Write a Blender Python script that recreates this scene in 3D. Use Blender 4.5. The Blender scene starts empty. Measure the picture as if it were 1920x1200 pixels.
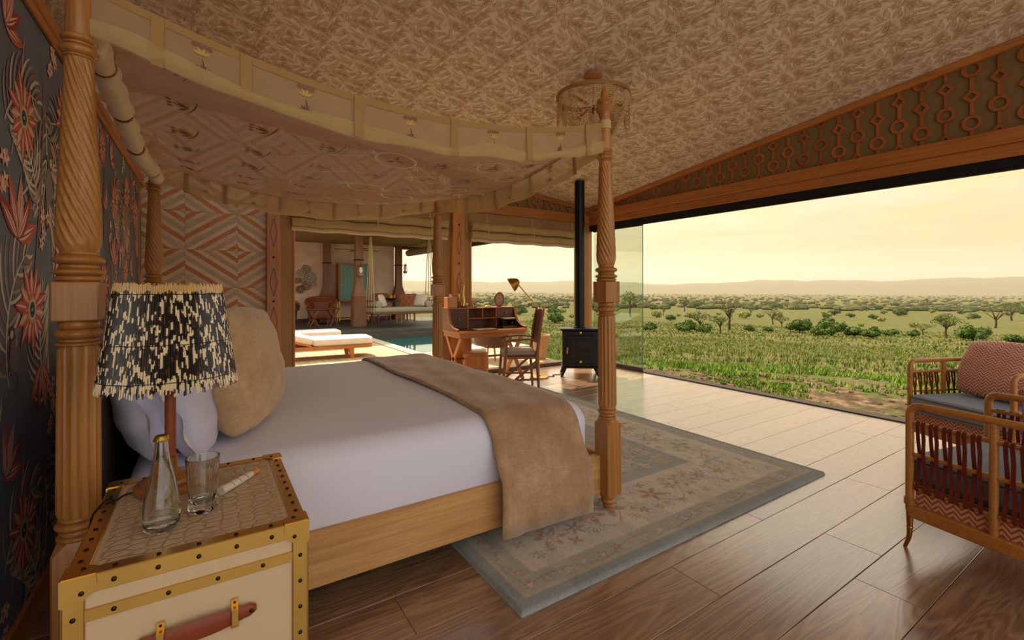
import bpy, math, random
from mathutils import Vector, Matrix
R = math.radians
random.seed(7)
scene = bpy.context.scene
col = scene.collection
# ---------------------------------------------------------------- camera, sky, sun, exposure
cam = bpy.data.cameras.new('camera'); camo = bpy.data.objects.new('camera', cam); col.objects.link(camo)
camo.location = (0, 0, 1.35); camo.rotation_euler = (R(90), 0, R(-33.26))
cam.sensor_width = 36; cam.lens = 869 / 1920 * 36; cam.shift_y = -60 / 1920; cam.clip_start = .05; cam.clip_end = 30000
scene.camera = camo
scene.view_settings.view_transform = 'Standard'; scene.view_settings.look = 'None'
scene.view_settings.exposure = 1.72; scene.view_settings.gamma = 1; scene.view_settings.use_curve_mapping = False
SUN_AZ, SUN_EL = R(-6), R(52)
sd = Vector((math.sin(SUN_AZ) * math.cos(SUN_EL), math.cos(SUN_AZ) * math.cos(SUN_EL), math.sin(SUN_EL)))
sl = bpy.data.lights.new('sun_offscreen', 'SUN'); so = bpy.data.objects.new('sun_offscreen', sl); col.objects.link(so)
sl.energy = 2.3; sl.angle = R(1.0); sl.color = (1, .80, .55)
so.rotation_euler = sd.to_track_quat('Z', 'Y').to_euler(); so.location = (2, 30, 30)


def S(h):
    h = h.lstrip('#'); v = [int(h[i:i + 2], 16) / 255 for i in (0, 2, 4)]
    return tuple((x / 12.92 if x <= .04045 else ((x + .055) / 1.055) ** 2.4) for x in v)


def build_sky():
    w = bpy.data.worlds.new('sky'); scene.world = w; w.use_nodes = True
    nt = w.node_tree; N = nt.nodes; L = nt.links; N.clear()
    out = N.new('ShaderNodeOutputWorld'); bg = N.new('ShaderNodeBackground'); L.new(bg.outputs[0], out.inputs[0])
    tc = N.new('ShaderNodeTexCoord'); sep = N.new('ShaderNodeSeparateXYZ'); L.new(tc.outputs['Generated'], sep.inputs[0])

    def math_(op, a, b=None, clamp=False):
        m = N.new('ShaderNodeMath'); m.operation = op; m.use_clamp = clamp; m.inputs[2].default_value = .95
        for i, v in enumerate((a, b)):
            if v is None: continue
            if isinstance(v, (int, float)): m.inputs[i].default_value = v
            else: L.new(v, m.inputs[i])
        return m.outputs[0]

    def mix(f, a, b):
        m = N.new('ShaderNodeMix'); m.data_type = 'RGBA'
        for s, v in ((0, f), (6, a), (7, b)):
            if isinstance(v, (int, float)): m.inputs[s].default_value = v
            elif isinstance(v, tuple): m.inputs[s].default_value = (*v, 1)
            else: L.new(v, m.inputs[s])
        return m.outputs[2]
    z = math_('MAXIMUM', sep.outputs[2], 0.0)
    # closeness to the sun
    dp = N.new('ShaderNodeVectorMath'); dp.operation = 'DOT_PRODUCT'; L.new(tc.outputs['Generated'], dp.inputs[0]); dp.inputs[1].default_value = tuple(sd)
    glow = math_('POWER', math_('MAXIMUM', dp.outputs['Value'], 0.0), 1.3)
    hz = mix(math_('MULTIPLY_ADD', sep.outputs[1], 1.3, True), (.80, .78, .74), S('#c79a5e'))
    high = math_('POWER', z, .9)
    base = mix(math_('MULTIPLY', glow, 1.5, True), hz, (.86, .70, .40))
    base = mix(high, base, (1.25, 1.24, 1.22))
    # clouds
    dv = math_('ADD', z, .09)
    cx = math_('DIVIDE', sep.outputs[0], dv); cy = math_('DIVIDE', sep.outputs[1], dv)
    cmb = N.new('ShaderNodeCombineXYZ'); L.new(cx, cmb.inputs[0]); L.new(cy, cmb.inputs[1])
    nz = N.new('ShaderNodeTexNoise'); nz.inputs['Scale'].default_value = 4.2; nz.inputs['Detail'].default_value = 9; nz.inputs['Roughness'].default_value = .58
    st = N.new('ShaderNodeVectorMath'); st.operation = 'MULTIPLY'; L.new(tc.outputs['Generated'], st.inputs[0]); st.inputs[1].default_value = (1, 1, 3.2); L.new(st.outputs[0], nz.inputs['Vector'])
    rmp = N.new('ShaderNodeValToRGB'); L.new(nz.outputs[0], rmp.inputs[0])
    rmp.color_ramp.elements[0].position = .45; rmp.color_ramp.elements[1].position = .62
    low = math_('MULTIPLY', z, 7.0, True)
    cl = math_('MULTIPLY', math_('MULTIPLY', rmp.outputs[0], low), .8)
    c = mix(cl, base, mix(glow, S('#dcbc86'), S('#f8e6bc')))
    nz2 = N.new('ShaderNodeTexNoise'); nz2.inputs['Scale'].default_value = .7; nz2.inputs['Detail'].default_value = 6
    ofs = N.new('ShaderNodeVectorMath'); ofs.operation = 'ADD'; L.new(cmb.outputs[0], ofs.inputs[0]); ofs.inputs[1].default_value = (3.3, 7.1, 2)
    L.new(ofs.outputs[0], nz2.inputs['Vector'])
    r2 = N.new('ShaderNodeValToRGB'); L.new(nz2.outputs[0], r2.inputs[0]); r2.color_ramp.elements[0].position = .5; r2.color_ramp.elements[1].position = .75
    c = mix(math_('MULTIPLY', math_('MULTIPLY', r2.outputs[0], low), .6), c, mix(glow, S('#b99a70'), S('#e8cf9e')))
    L.new(c, bg.inputs[0]); bg.inputs[1].default_value = .50


build_sky()

# ---------------------------------------------------------------- mesh helpers
class MB:
    def __init__(s): s.v = []; s.f = []; s.c = []; s.M = None; s.col = (1, 1, 1)
    def add(s, vs, fs, c=None):
        o = len(s.v)
        s.v += [tuple(s.M @ Vector(p)) for p in vs] if s.M is not None else [tuple(p) for p in vs]
        s.f += [tuple(i + o for i in f) for f in fs]; s.c += [c or s.col] * len(fs)
        return s
    def box(s, x0, x1, y0, y1, z0, z1, b=0, c=None):
        if b <= 0:
            return s.add([(x, y, z) for x in (x0, x1) for y in (y0, y1) for z in (z0, z1)],
                         [(0, 1, 3, 2), (4, 6, 7, 5), (0, 4, 5, 1), (2, 3, 7, 6), (0, 2, 6, 4), (1, 5, 7, 3)], c)
        b = min(b, (x1 - x0) * .49, (y1 - y0) * .49, (z1 - z0) * .49)
        lo = (x0, y0, z0); hi = (x1, y1, z1); idx = {}; vs = []
        for cx in (0, 1):
            for cy in (0, 1):
                for cz in (0, 1):
                    cc = (cx, cy, cz)
                    for ax in range(3):
                        p = []
                        for k in range(3):
                            e = hi[k] if cc[k] else lo[k]
                            if k != ax: e += -b if cc[k] else b
                            p.append(e)
                        idx[(cc, ax)] = len(vs); vs.append(tuple(p))
        fs = []
        for ax in range(3):
            a1, a2 = (ax + 1) % 3, (ax + 2) % 3
            for sd_ in (0, 1):
                q = []
                for (i, j) in ((0, 0), (1, 0), (1, 1), (0, 1)):
                    cc = [0, 0, 0]; cc[ax] = sd_; cc[a1] = i; cc[a2] = j; q.append(idx[(tuple(cc), ax)])
                fs.append(tuple(q) if sd_ else tuple(q[::-1]))
        for ax in range(3):
            a1, a2 = (ax + 1) % 3, (ax + 2) % 3
            for i in (0, 1):
                for j in (0, 1):
                    A = [0, 0, 0]; A[a1] = i; A[a2] = j; B = list(A); B[ax] = 1; A = tuple(A); B = tuple(B)
                    q = (idx[(A, a1)], idx[(B, a1)], idx[(B, a2)], idx[(A, a2)])
                    fs.append(q if (i == j) == False else q[::-1])
        for cc in [(i, j, k) for i in (0, 1) for j in (0, 1) for k in (0, 1)]:
            q = tuple(idx[(cc, a)] for a in range(3)); fs.append(q if sum(cc) % 2 else q[::-1])
        return s.add(vs, fs, c)
    def tube(s, pts, r, n=8, cap=True, closed=False, c=None, flat=1.0):
        pts = [Vector(p) for p in pts]; m = len(pts); rs = r if isinstance(r, (list, tuple)) else [r] * m
        vs = []; up = None
        for i, p in enumerate(pts):
            if closed: t = pts[(i + 1) % m] - pts[i - 1]
            else: t = pts[min(i + 1, m - 1)] - pts[max(i - 1, 0)]
            t = t.normalized() if t.length > 1e-9 else Vector((0, 0, 1))
            if up is None: up = t.orthogonal().normalized() if abs(t.z) > .95 else (Vector((0, 0, 1)) - t * t.z).normalized()
            else:
                up = up - t * up.dot(t); up = up.normalized() if up.length > 1e-6 else t.orthogonal().normalized()
            w = t.cross(up)
            for k in range(n):
                a = 2 * math.pi * k / n; vs.append(p + (w * math.cos(a) + up * math.sin(a) * flat) * rs[i])
        fs = []
        for i in range(m if closed else m - 1):
            j = (i + 1) % m
            for k in range(n): fs.append((i * n + k, i * n + (k + 1) % n, j * n + (k + 1) % n, j * n + k))
        if cap and not closed: fs += [tuple(range(n))[::-1], tuple((m - 1) * n + k for k in range(n))]
        return s.add(vs, fs, c)
    def lathe(s, prof, n=24, cx=0, cy=0, c=None, cap=True, rf=None):
        vs = []; m = len(prof)
        for (r, z) in prof:
            for k in range(n):
                a = 2 * math.pi * k / n; rr = r if rf is None else rf(r, z, a)
                vs.append((cx + rr * math.cos(a), cy + rr * math.sin(a), z))
        fs = [(i * n + k, i * n + (k + 1) % n, (i + 1) * n + (k + 1) % n, (i + 1) * n + k) for i in range(m - 1) for k in range(n)]
        if cap: fs += [tuple(range(n))[::-1], tuple((m - 1) * n + k for k in range(n))]
        return s.add(vs, fs, c)
    def prism(s, poly, d0, d1, axis='y', c=None):
        """poly in the plane across the axis; axis y: (x,z); axis x: (y,z); axis z: (x,y)"""
        def P(a, b, d): return {'y': (a, d, b), 'x': (d, a, b), 'z': (a, b, d)}[axis]
        n = len(poly); vs = [P(a, b, d0) for a, b in poly] + [P(a, b, d1) for a, b in poly]
        fs = [tuple(range(n)), tuple(range(n, 2 * n))[::-1]] + [(i, i + n, (i + 1) % n + n, (i + 1) % n) for i in range(n)]
        return s.add(vs, fs, c)
    def bar(s, a, b, w, h, c=None, up=(0, 0, 1)):
        a = Vector(a); b = Vector(b); t = (b - a).normalized(); u = Vector(up); u = u - t * u.dot(t)
        if u.length < 1e-4: u = t.orthogonal()
        u.normalize(); x = t.cross(u)
        vs = [p + x * (w / 2 * i) + u * (h / 2 * j) for p in (a, b) for (i, j) in ((-1, -1), (1, -1), (1, 1), (-1, 1))]
        return s.add(vs, [(0, 1, 2, 3), (7, 6, 5, 4), (0, 4, 5, 1), (1, 5, 6, 2), (2, 6, 7, 3), (3, 7, 4, 0)], c)
    def grid(s, nu, nv, fn, c=None, closed_u=False):
        vs = [fn(i / nu, j / nv) for j in range(nv + 1) for i in range(nu + 1)]
        fs = [(j * (nu + 1) + i, j * (nu + 1) + i + 1, (j + 1) * (nu + 1) + i + 1, (j + 1) * (nu + 1) + i) for j in range(nv) for i in range(nu)]
        return s.add(vs, fs, c)
    def ball(s, p, r, n=8, m=6, c=None, sc=(1, 1, 1)):
        vs = []
        for i in range(m + 1):
            t = math.pi * i / m
            for k in range(n):
                a = 2 * math.pi * k / n
                vs.append((p[0] + r * sc[0] * math.sin(t) * math.cos(a), p[1] + r * sc[1] * math.sin(t) * math.sin(a), p[2] - r * sc[2] * math.cos(t)))
        fs = [(i * n + k, i * n + (k + 1) % n, (i + 1) * n + (k + 1) % n, (i + 1) * n + k) for i in range(m) for k in range(n)]
        return s.add(vs, fs, c)
    def mesh(s, name, mat, angle=35, recalc=True, colors=False):
        me = bpy.data.meshes.new(name); me.from_pydata(s.v, [], s.f)
        if recalc:
            import bmesh
            bm = bmesh.new(); bm.from_mesh(me); bmesh.ops.recalc_face_normals(bm, faces=bm.faces); bm.to_mesh(me); bm.free()
        if mat: me.materials.append(mat)
        if colors:
            at = me.color_attributes.new('Col', 'FLOAT_COLOR', 'CORNER'); dat = []
            for p, c in zip(me.polygons, s.c): dat += [c[0], c[1], c[2], 1.0] * p.loop_total
            at.data.foreach_set('color', dat)
        if angle is not None:
            me.shade_smooth(); me.set_sharp_from_angle(angle=R(angle))
        me.update(); return me
    def build(s, name, mat, parent=None, loc=None, rz=0, **k):
        o = bpy.data.objects.new(name, s.mesh(name, mat, **k)); col.objects.link(o)
        if parent is not None: o.parent = parent
        if loc is not None: o.location = loc
        if rz: o.rotation_euler.z = rz
        return o


def tag(o, label=None, cat=None, group=None, kind=None):
    if label: o['label'] = label
    if cat: o['category'] = cat
    if group: o['group'] = group
    if kind: o['kind'] = kind
    return o


def thing(name, label, cat, loc=(0, 0, 0), rz=0, group=None):
    o = bpy.data.objects.new(name, None); col.objects.link(o); o.location = loc; o.rotation_euler = (0, 0, rz)
    o.empty_display_size = .1
    return tag(o, label, cat, group)


def link(name, mesh, parent=None, loc=(0, 0, 0), rot=(0, 0, 0), sc=(1, 1, 1)):
    o = bpy.data.objects.new(name, mesh); col.objects.link(o); o.location = loc; o.rotation_euler = rot; o.scale = sc
    if parent is not None: o.parent = parent
    return o


def copy_tree(o, parent=None):
    c = o.copy(); col.objects.link(c)
    if parent is not None: c.parent = parent
    for ch in list(o.children): copy_tree(ch, c)
    return c


# ---------------------------------------------------------------- materials
MATS = {}
def newmat(name):
    m = bpy.data.materials.new(name); m.use_nodes = True; nt = m.node_tree; nt.nodes.clear()
    out = nt.nodes.new('ShaderNodeOutputMaterial'); b = nt.nodes.new('ShaderNodeBsdfPrincipled'); nt.links.new(b.outputs[0], out.inputs[0])
    return m, nt, b, out


def rgba(c): return (*(S(c) if isinstance(c, str) else c), 1)


def bump(nt, b, h, strength, dist=.01):
    bp = nt.nodes.new('ShaderNodeBump'); bp.inputs['Strength'].default_value = strength; bp.inputs['Distance'].default_value = dist
    nt.links.new(h, bp.inputs['Height']); nt.links.new(bp.outputs[0], b.inputs['Normal'])


def noise(nt, scale, detail=4, rough=.55, vec=None, dist=0):
    n = nt.nodes.new('ShaderNodeTexNoise'); n.inputs['Scale'].default_value = scale; n.inputs['Detail'].default_value = detail
    n.inputs['Roughness'].default_value = rough; n.inputs['Distortion'].default_value = dist
    if vec is not None: nt.links.new(vec, n.inputs['Vector'])
    return n.outputs[0]


def coord(nt, sc=(1, 1, 1), kind='Object', rand=False, rot=(0, 0, 0)):
    tc = nt.nodes.new('ShaderNodeTexCoord'); mp = nt.nodes.new('ShaderNodeMapping'); mp.inputs['Scale'].default_value = sc; mp.inputs['Rotation'].default_value = rot
    v = tc.outputs[kind]
    if rand:
        oi = nt.nodes.new('ShaderNodeObjectInfo'); ml = nt.nodes.new('ShaderNodeMath'); ml.operation = 'MULTIPLY'; ml.inputs[1].default_value = 37.0
        nt.links.new(oi.outputs['Random'], ml.inputs[0]); ad = nt.nodes.new('ShaderNodeVectorMath'); ad.operation = 'ADD'
        nt.links.new(v, ad.inputs[0]); nt.links.new(ml.outputs[0], ad.inputs[1]); v = ad.outputs[0]
    nt.links.new(v, mp.inputs['Vector']); return mp.outputs[0]


def ramp(nt, fac, stops):
    r = nt.nodes.new('ShaderNodeValToRGB'); nt.links.new(fac, r.inputs[0]); e = r.color_ramp.elements
    while len(e) < len(stops): e.new(.5)
    for i, (p, c) in enumerate(stops): e[i].position = p; e[i].color = rgba(c)
    return r.outputs[0]


def mixc(nt, f, a, b, mode='MIX'):
    m = nt.nodes.new('ShaderNodeMix'); m.data_type = 'RGBA'; m.blend_type = mode
    for s_, v in ((0, f), (6, a), (7, b)):
        if isinstance(v, (int, float)): m.inputs[s_].default_value = v
        elif isinstance(v, (tuple, str)): m.inputs[s_].default_value = rgba(v)
        else: nt.links.new(v, m.inputs[s_])
    return m.outputs[2]


def plain(name, c, rough=.6, metal=0, spec=.5, var=0, vs=8, bmp=0, bs=60, sheen=0, trans=0, ior=1.45, vec=(1, 1, 1), coat=0):
    if name in MATS: return MATS[name]
    m, nt, b, out = newmat(name); b.inputs['Base Color'].default_value = rgba(c); b.inputs['Roughness'].default_value = rough; b.inputs['Metallic'].default_value = metal
    b.inputs['Specular IOR Level'].default_value = spec; b.inputs['IOR'].default_value = ior
    if trans: b.inputs['Transmission Weight'].default_value = trans
    if sheen: b.inputs['Sheen Weight'].default_value = sheen
    if coat: b.inputs['Coat Weight'].default_value = coat; b.inputs['Coat Roughness'].default_value = .15
    if var or bmp:
        v = coord(nt, vec)
        if var:
            base = S(c) if isinstance(c, str) else c
            lo = tuple(x * (1 - var) for x in base); hi = tuple(min(1, x * (1 + var)) for x in base)
            nt.links.new(ramp(nt, noise(nt, vs, 5, .6, v), [(.3, lo), (.7, hi)]), b.inputs['Base Color'])
        if bmp: bump(nt, b, noise(nt, bs, 3, .6, v), bmp)
    MATS[name] = m; return m


def wood(name, c1, c2, axis='x', scale=1.0, rough=.42, bmp=.15, rnd=.18, coat=0, spec=.5, fine=1.0):
    if name in MATS: return MATS[name]
    m, nt, b, out = newmat(name)
    a = 'xyz'.index(axis); sc = [9 * scale] * 3; sc[a] = .9 * scale
    v = coord(nt, tuple(sc), 'Object', True)
    n1 = noise(nt, 1.0, 6, .6, v, 1.3)
    sc2 = [70 * scale * fine] * 3; sc2[a] = 2.0 * scale
    v2 = coord(nt, tuple(sc2), 'Object', True); n2 = noise(nt, 1.0, 3, .6, v2)
    c = ramp(nt, n1, [(.25, c1), (.5, mix3(c1, c2, .5)), (.72, c2)])
    c = mixc(nt, .35, c, ramp(nt, n2, [(.3, mix3(c1, (0, 0, 0), .45)), (.65, c2)]))
    oi = nt.nodes.new('ShaderNodeObjectInfo'); mr = nt.nodes.new('ShaderNodeMapRange'); nt.links.new(oi.outputs['Random'], mr.inputs[0])
    mr.inputs[3].default_value = 1 - rnd; mr.inputs[4].default_value = 1 + rnd
    cm = nt.nodes.new('ShaderNodeCombineColor')
    for i in range(3): nt.links.new(mr.outputs[0], cm.inputs[i])
    c = mixc(nt, 1.0, c, cm.outputs[0], 'MULTIPLY')
    nt.links.new(c, b.inputs['Base Color']); b.inputs['Roughness'].default_value = rough; b.inputs['Specular IOR Level'].default_value = spec
    if bmp: bump(nt, b, n2, bmp, .004)
    if coat: b.inputs['Coat Weight'].default_value = coat; b.inputs['Coat Roughness'].default_value = .2
    MATS[name] = m; return m


def mix3(a, b, f):
    a = S(a) if isinstance(a, str) else a; b = S(b) if isinstance(b, str) else b
    return tuple(x * (1 - f) + y * f for x, y in zip(a, b))


def vcol(name, rough=.7, var=0, vs=20, bmp=0, bs=80, spec=.4, sheen=0):
    if name in MATS: return MATS[name]
    m, nt, b, out = newmat(name); a = nt.nodes.new('ShaderNodeAttribute'); a.attribute_name = 'Col'; c = a.outputs[0]
    if var:
        c = mixc(nt, 1.0, c, ramp(nt, noise(nt, vs, 4, .6, coord(nt)), [(.3, (1 - var,) * 3), (.7, (1 + var * .3,) * 3)]), 'MULTIPLY')
    nt.links.new(c, b.inputs['Base Color']); b.inputs['Roughness'].default_value = rough; b.inputs['Specular IOR Level'].default_value = spec
    if sheen: b.inputs['Sheen Weight'].default_value = sheen
    if bmp: bump(nt, b, noise(nt, bs, 3, .6, coord(nt)), bmp)
    MATS[name] = m; return m


def sheer(name, c, alpha, rough=.8, tl=.5, var=.1):
    """thin woven cloth: partly open weave, partly diffuse and translucent threads"""
    if name in MATS: return MATS[name]
    m = bpy.data.materials.new(name); m.use_nodes = True; nt = m.node_tree; nt.nodes.clear(); N = nt.nodes.new
    out = N('ShaderNodeOutputMaterial'); d = N('ShaderNodeBsdfDiffuse'); t = N('ShaderNodeBsdfTranslucent'); tr = N('ShaderNodeBsdfTransparent')
    cc = ramp(nt, noise(nt, 14, 3, .6, coord(nt)), [(.3, mix3(c, (0, 0, 0), var)), (.7, c)])
    nt.links.new(cc, d.inputs[0]); nt.links.new(cc, t.inputs[0])
    m1 = N('ShaderNodeMixShader'); m1.inputs[0].default_value = tl; nt.links.new(d.outputs[0], m1.inputs[1]); nt.links.new(t.outputs[0], m1.inputs[2])
    m2 = N('ShaderNodeMixShader'); m2.inputs[0].default_value = alpha; nt.links.new(tr.outputs[0], m2.inputs[1]); nt.links.new(m1.outputs[0], m2.inputs[2])
    nt.links.new(m2.outputs[0], out.inputs[0]); MATS[name] = m; return m


def glassmat(name, tint, rough=0.0, thin=True, ior=1.5):
    if name in MATS: return MATS[name]
    if not thin:
        return plain(name, tint, rough, trans=1.0, ior=ior)
    m = bpy.data.materials.new(name); m.use_nodes = True; nt = m.node_tree; nt.nodes.clear(); N = nt.nodes.new
    out = N('ShaderNodeOutputMaterial'); tr = N('ShaderNodeBsdfTransparent'); tr.inputs[0].default_value = rgba(tint)
    g = N('ShaderNodeBsdfGlossy'); g.inputs['Roughness'].default_value = rough
    lw = N('ShaderNodeLayerWeight'); lw.inputs[0].default_value = .5; pw_ = N('ShaderNodeMath'); pw_.operation = 'POWER'; nt.links.new(lw.outputs['Facing'], pw_.inputs[0]); pw_.inputs[1].default_value = 5
    fr = N('ShaderNodeMath'); fr.operation = 'MULTIPLY_ADD'; nt.links.new(pw_.outputs[0], fr.inputs[0]); fr.inputs[1].default_value = .6; fr.inputs[2].default_value = .035; mx = N('ShaderNodeMixShader')
    nt.links.new(fr.outputs[0], mx.inputs[0]); nt.links.new(tr.outputs[0], mx.inputs[1]); nt.links.new(g.outputs[0], mx.inputs[2]); nt.links.new(mx.outputs[0], out.inputs[0])
    MATS[name] = m; return m


ORANGE_WOOD_X = wood('orange_wood_x', '#a4602a', '#cc8440', 'x')
ORANGE_WOOD_Y = wood('orange_wood_y', '#a4602a', '#cc8440', 'y')
ORANGE_WOOD_Z = wood('orange_wood_z', '#ab662c', '#d08a45', 'z')
BED_WOOD_X = wood('bed_oak_x', '#b5824a', '#d8ab70', 'x', rnd=.03, rough=.38)
BED_WOOD_Y = wood('bed_oak_y', '#b5824a', '#d8ab70', 'y', rnd=.03, rough=.38)
BED_WOOD_Z = wood('bed_oak_z', '#99602c', '#c48b49', 'z', rnd=.03, rough=.33)
RED_WOOD = wood('red_lattice_wood', '#8d4a26', '#b56a38', 'z', rough=.5)
DARK_WOOD = wood('dark_brown_wood', '#4a2a1a', '#6e452b', 'x', rough=.45)
DARK_WOOD_Z = wood('dark_brown_wood_z', '#5a3420', '#845436', 'z', rough=.45)
def floor_oak():
    m, nt, b, out = newmat('floor_oak')
    n1 = noise(nt, 1.0, 3, .5, coord(nt, (.55, 5.5, 5.5), 'Object', True), .6)
    mu = nt.nodes.new('ShaderNodeMath'); mu.operation = 'MULTIPLY'; nt.links.new(n1, mu.inputs[0]); mu.inputs[1].default_value = 95
    sn = nt.nodes.new('ShaderNodeMath'); sn.operation = 'SINE'; nt.links.new(mu.outputs[0], sn.inputs[0])
    ma = nt.nodes.new('ShaderNodeMath'); ma.operation = 'MULTIPLY_ADD'; nt.links.new(sn.outputs[0], ma.inputs[0]); ma.inputs[1].default_value = .5; ma.inputs[2].default_value = .5
    fine = noise(nt, 1.0, 4, .65, coord(nt, (3, 120, 120), 'Object', True))
    broad = noise(nt, 1.0, 4, .6, coord(nt, (.7, 3, 3), 'Object', True))
    c = ramp(nt, broad, [(.28, '#664a38'), (.5, '#86664f'), (.72, '#ab8d74')])
    c = mixc(nt, .42, c, ramp(nt, ma.outputs[0], [(.15, '#4f3728'), (.6, '#9c7c62'), (1, '#b89a80')]))
    c = mixc(nt, .30, c, ramp(nt, fine, [(.3, '#463022'), (.65, '#b6977e')]))
    oi = nt.nodes.new('ShaderNodeObjectInfo'); tint = ramp(nt, oi.outputs['Random'], [(0, (.72, .66, .62)), (.35, (1.0, .96, .92)), (.7, (.88, .80, .74)), (1, (1.18, 1.12, 1.05))])
    nt.links.new(mixc(nt, 1.0, c, tint, 'MULTIPLY'), b.inputs['Base Color']); b.inputs['Roughness'].default_value = .32; b.inputs['Specular IOR Level'].default_value = .8
    b.inputs['Coat Weight'].default_value = 1.0; b.inputs['Coat Roughness'].default_value = .22; b.inputs['Coat IOR'].default_value = 1.85
    bump(nt, b, mixc(nt, .5, fine, ma.outputs[0]), .22, .004); return m
FLOOR_WOOD = floor_oak()
BRASS = plain('brass', '#d6ac5c', .30, 1, var=.10, vs=5)
BRASS_DULL = plain('aged_brass', '#a87a3a', .4, 1)
RIVET = plain('dark_rivet', '#3a2c1e', .35, .9)
BLACK = plain('black_metal', '#1b1b1d', .45, .2)
CANVAS = plain('khaki_canvas', '#a98254', .85, var=.08, vs=3, bmp=.05, bs=250)
# ================================================================ the setting
XL, XR, YF = -.60, 5.83, 6.35          # partition wall, big opening, far wall
def ceil_z(x, y): return 2.80 + .116 * (5.83 - x) + .130 * (6.35 - y)

# ---- floor: every plank a piece
rnd = random.Random(3)
fl = MB(); fl.box(-2.6, 5.98, -3.0, 6.5, -.45, -.024)
floor = tag(fl.build('floor', plain('subfloor', '#3a2a1e', .8)), 'wide oak plank floor of the tented room', kind='structure')
pw = .262; y = -3.0; row = 0
while y < 6.44:
    y1 = min(y + pw, 6.44); x = -2.6 - rnd.random() * 1.8
    while x < 5.93:
        Lp = rnd.uniform(1.5, 2.6); x0, x1 = max(x, -2.6), min(x + Lp, 5.93)
        if x1 - x0 > .05 and (y > -1 or x1 > 0):
            m = MB(); m.box(-(x1 - x0) / 2, (x1 - x0) / 2, -(y1 - y) / 2 + .0012, (y1 - y) / 2 - .0012, -.024, 0, .0018)
            m.build('floor_plank', FLOOR_WOOD, floor, ((x0 + x1) / 2, (y + y1) / 2, 0))
        x += Lp + .001
    y += pw; row += 1

# ---- ceiling: stretched canvas with a printed pattern of wings, fronds and spots
cm_ = MB()
cx0, cx1, cy0, cy1 = -2.7, 5.95, -3.0, 6.45
q = [(cx0, cy0), (cx1, cy0), (cx1, cy1), (cx0, cy1)]
cm_.add([(x, y, ceil_z(x, y)) for x, y in q] + [(x, y, ceil_z(x, y) + .08) for x, y in q], [(0, 1, 2, 3), (7, 6, 5, 4), (0, 4, 5, 1), (1, 5, 6, 2), (2, 6, 7, 3), (3, 7, 4, 0)])
ceiling = tag(cm_.build('ceiling', plain('cream_canvas', '#f0dabc', .85, var=.05, vs=1.5), angle=None), 'sloping cream canvas ceiling with beige wing and frond print', kind='structure')


def stroke(pts, w, c, out):
    """tapered brush stroke -> polygons appended to out as (pts, colour)"""
    n = len(pts); Lp = []; Rp = []
    for i, p in enumerate(pts):
        a = pts[max(i - 1, 0)]; b = pts[min(i + 1, n - 1)]; dx, dy = b[0] - a[0], b[1] - a[1]; l = math.hypot(dx, dy) or 1
        t = i / (n - 1); ww = w * (math.sin(math.pi * min(1, .12 + t * .85)) ** .7) / 2
        Lp.append((p[0] - dy / l * ww, p[1] + dx / l * ww)); Rp.append((p[0] + dy / l * ww, p[1] - dx / l * ww))
    for i in range(n - 1): out.append(([Lp[i], Lp[i + 1], Rp[i + 1], Rp[i]], c))


def curve2(p, a, L, bend, n=5):
    pts = [p]; x, y = p
    for i in range(n): x += math.cos(a) * L / n; y += math.sin(a) * L / n; a += bend / n; pts.append((x, y))
    return pts


def leaf2(p, a, L, w, c, out, bend=0, n=5):
    pts = curve2(p, a, L, bend, n); Lp = []; Rp = []
    for i, q_ in enumerate(pts):
        t = i / n; aa = a + bend * t; ww = w / 2 * math.sin(math.pi * (t ** .8)) if 0 < i < n else 0
        Lp.append((q_[0] - math.sin(aa) * ww, q_[1] + math.cos(aa) * ww)); Rp.append((q_[0] + math.sin(aa) * ww, q_[1] - math.cos(aa) * ww))
    out.append((Lp[:-1] + [pts[-1]] + Rp[1:-1][::-1], c))


def disc2(p, r, c, out, n=10, sy=1.0):
    out.append(([(p[0] + r * math.cos(2 * math.pi * k / n), p[1] + r * sy * math.sin(2 * math.pi * k / n)) for k in range(n)], c))


def print_mesh(name, mat, parent, tile, TW, TH, u0, u1, v0, v1, fn, step=.00001, half_drop=True, keep=None):
    """repeat a flat print over a surface; fn(u, v, lift) -> point"""
    m = MB(); nu = int((u1 - u0) / TW) + 2; nv = int((v1 - v0) / TH) + 2
    for i in range(-1, nu):
        for j in range(-1, nv):
            ou = u0 + i * TW; ov = v0 + j * TH + (TH / 2 if (half_drop and i % 2) else 0)
            if keep and not keep(ou + TW / 2, ov + TH / 2): continue
            for k, (poly, c) in enumerate(tile):
                pp = [(ou + a, ov + b) for a, b in poly]
                if any(a < u0 or a > u1 or b < v0 or b > v1 for a, b in pp): continue
                m.add([fn(a, b, .0006 + k * step) for a, b in pp], [tuple(range(len(pp)))], c)
    o = m.build(name, mat, parent, recalc=False, colors=True, angle=None); tag(o, kind='stuff'); return o


r2 = random.Random(11)
T = []; dk, md, lt, wh = S('#c39d78'), S('#d9ba94'), S('#e8cfae'), S('#f8ead4')
for f_ in range(17):                                   # broad feathers and wing fans
    bx, by = (f_ % 5) * .10 + r2.uniform(-.02, .05), (f_ // 5) * .105 + r2.uniform(-.01, .05); a0 = r2.choice((.5, .6, .3, 2.3, 1.2)) + r2.uniform(-.2, .2); L = r2.uniform(.10, .17); n = r2.randrange(5, 9)
    for k in range(n):
        stroke(curve2((bx + k * .011 * math.cos(a0 + 1.5), by + k * .011 * math.sin(a0 + 1.5)), a0 + (k - n / 2) * .16, L * (1 - .04 * k), r2.choice((-.5, .4)), 4), .017, (md, lt, wh, md)[(k + f_) % 4], T)
    for k in range(n): stroke(curve2((bx + .012 * k, by + .006 * k), a0 + (k - n / 2) * .16, L * .7, -.3, 3), .0035, dk, T)
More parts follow.
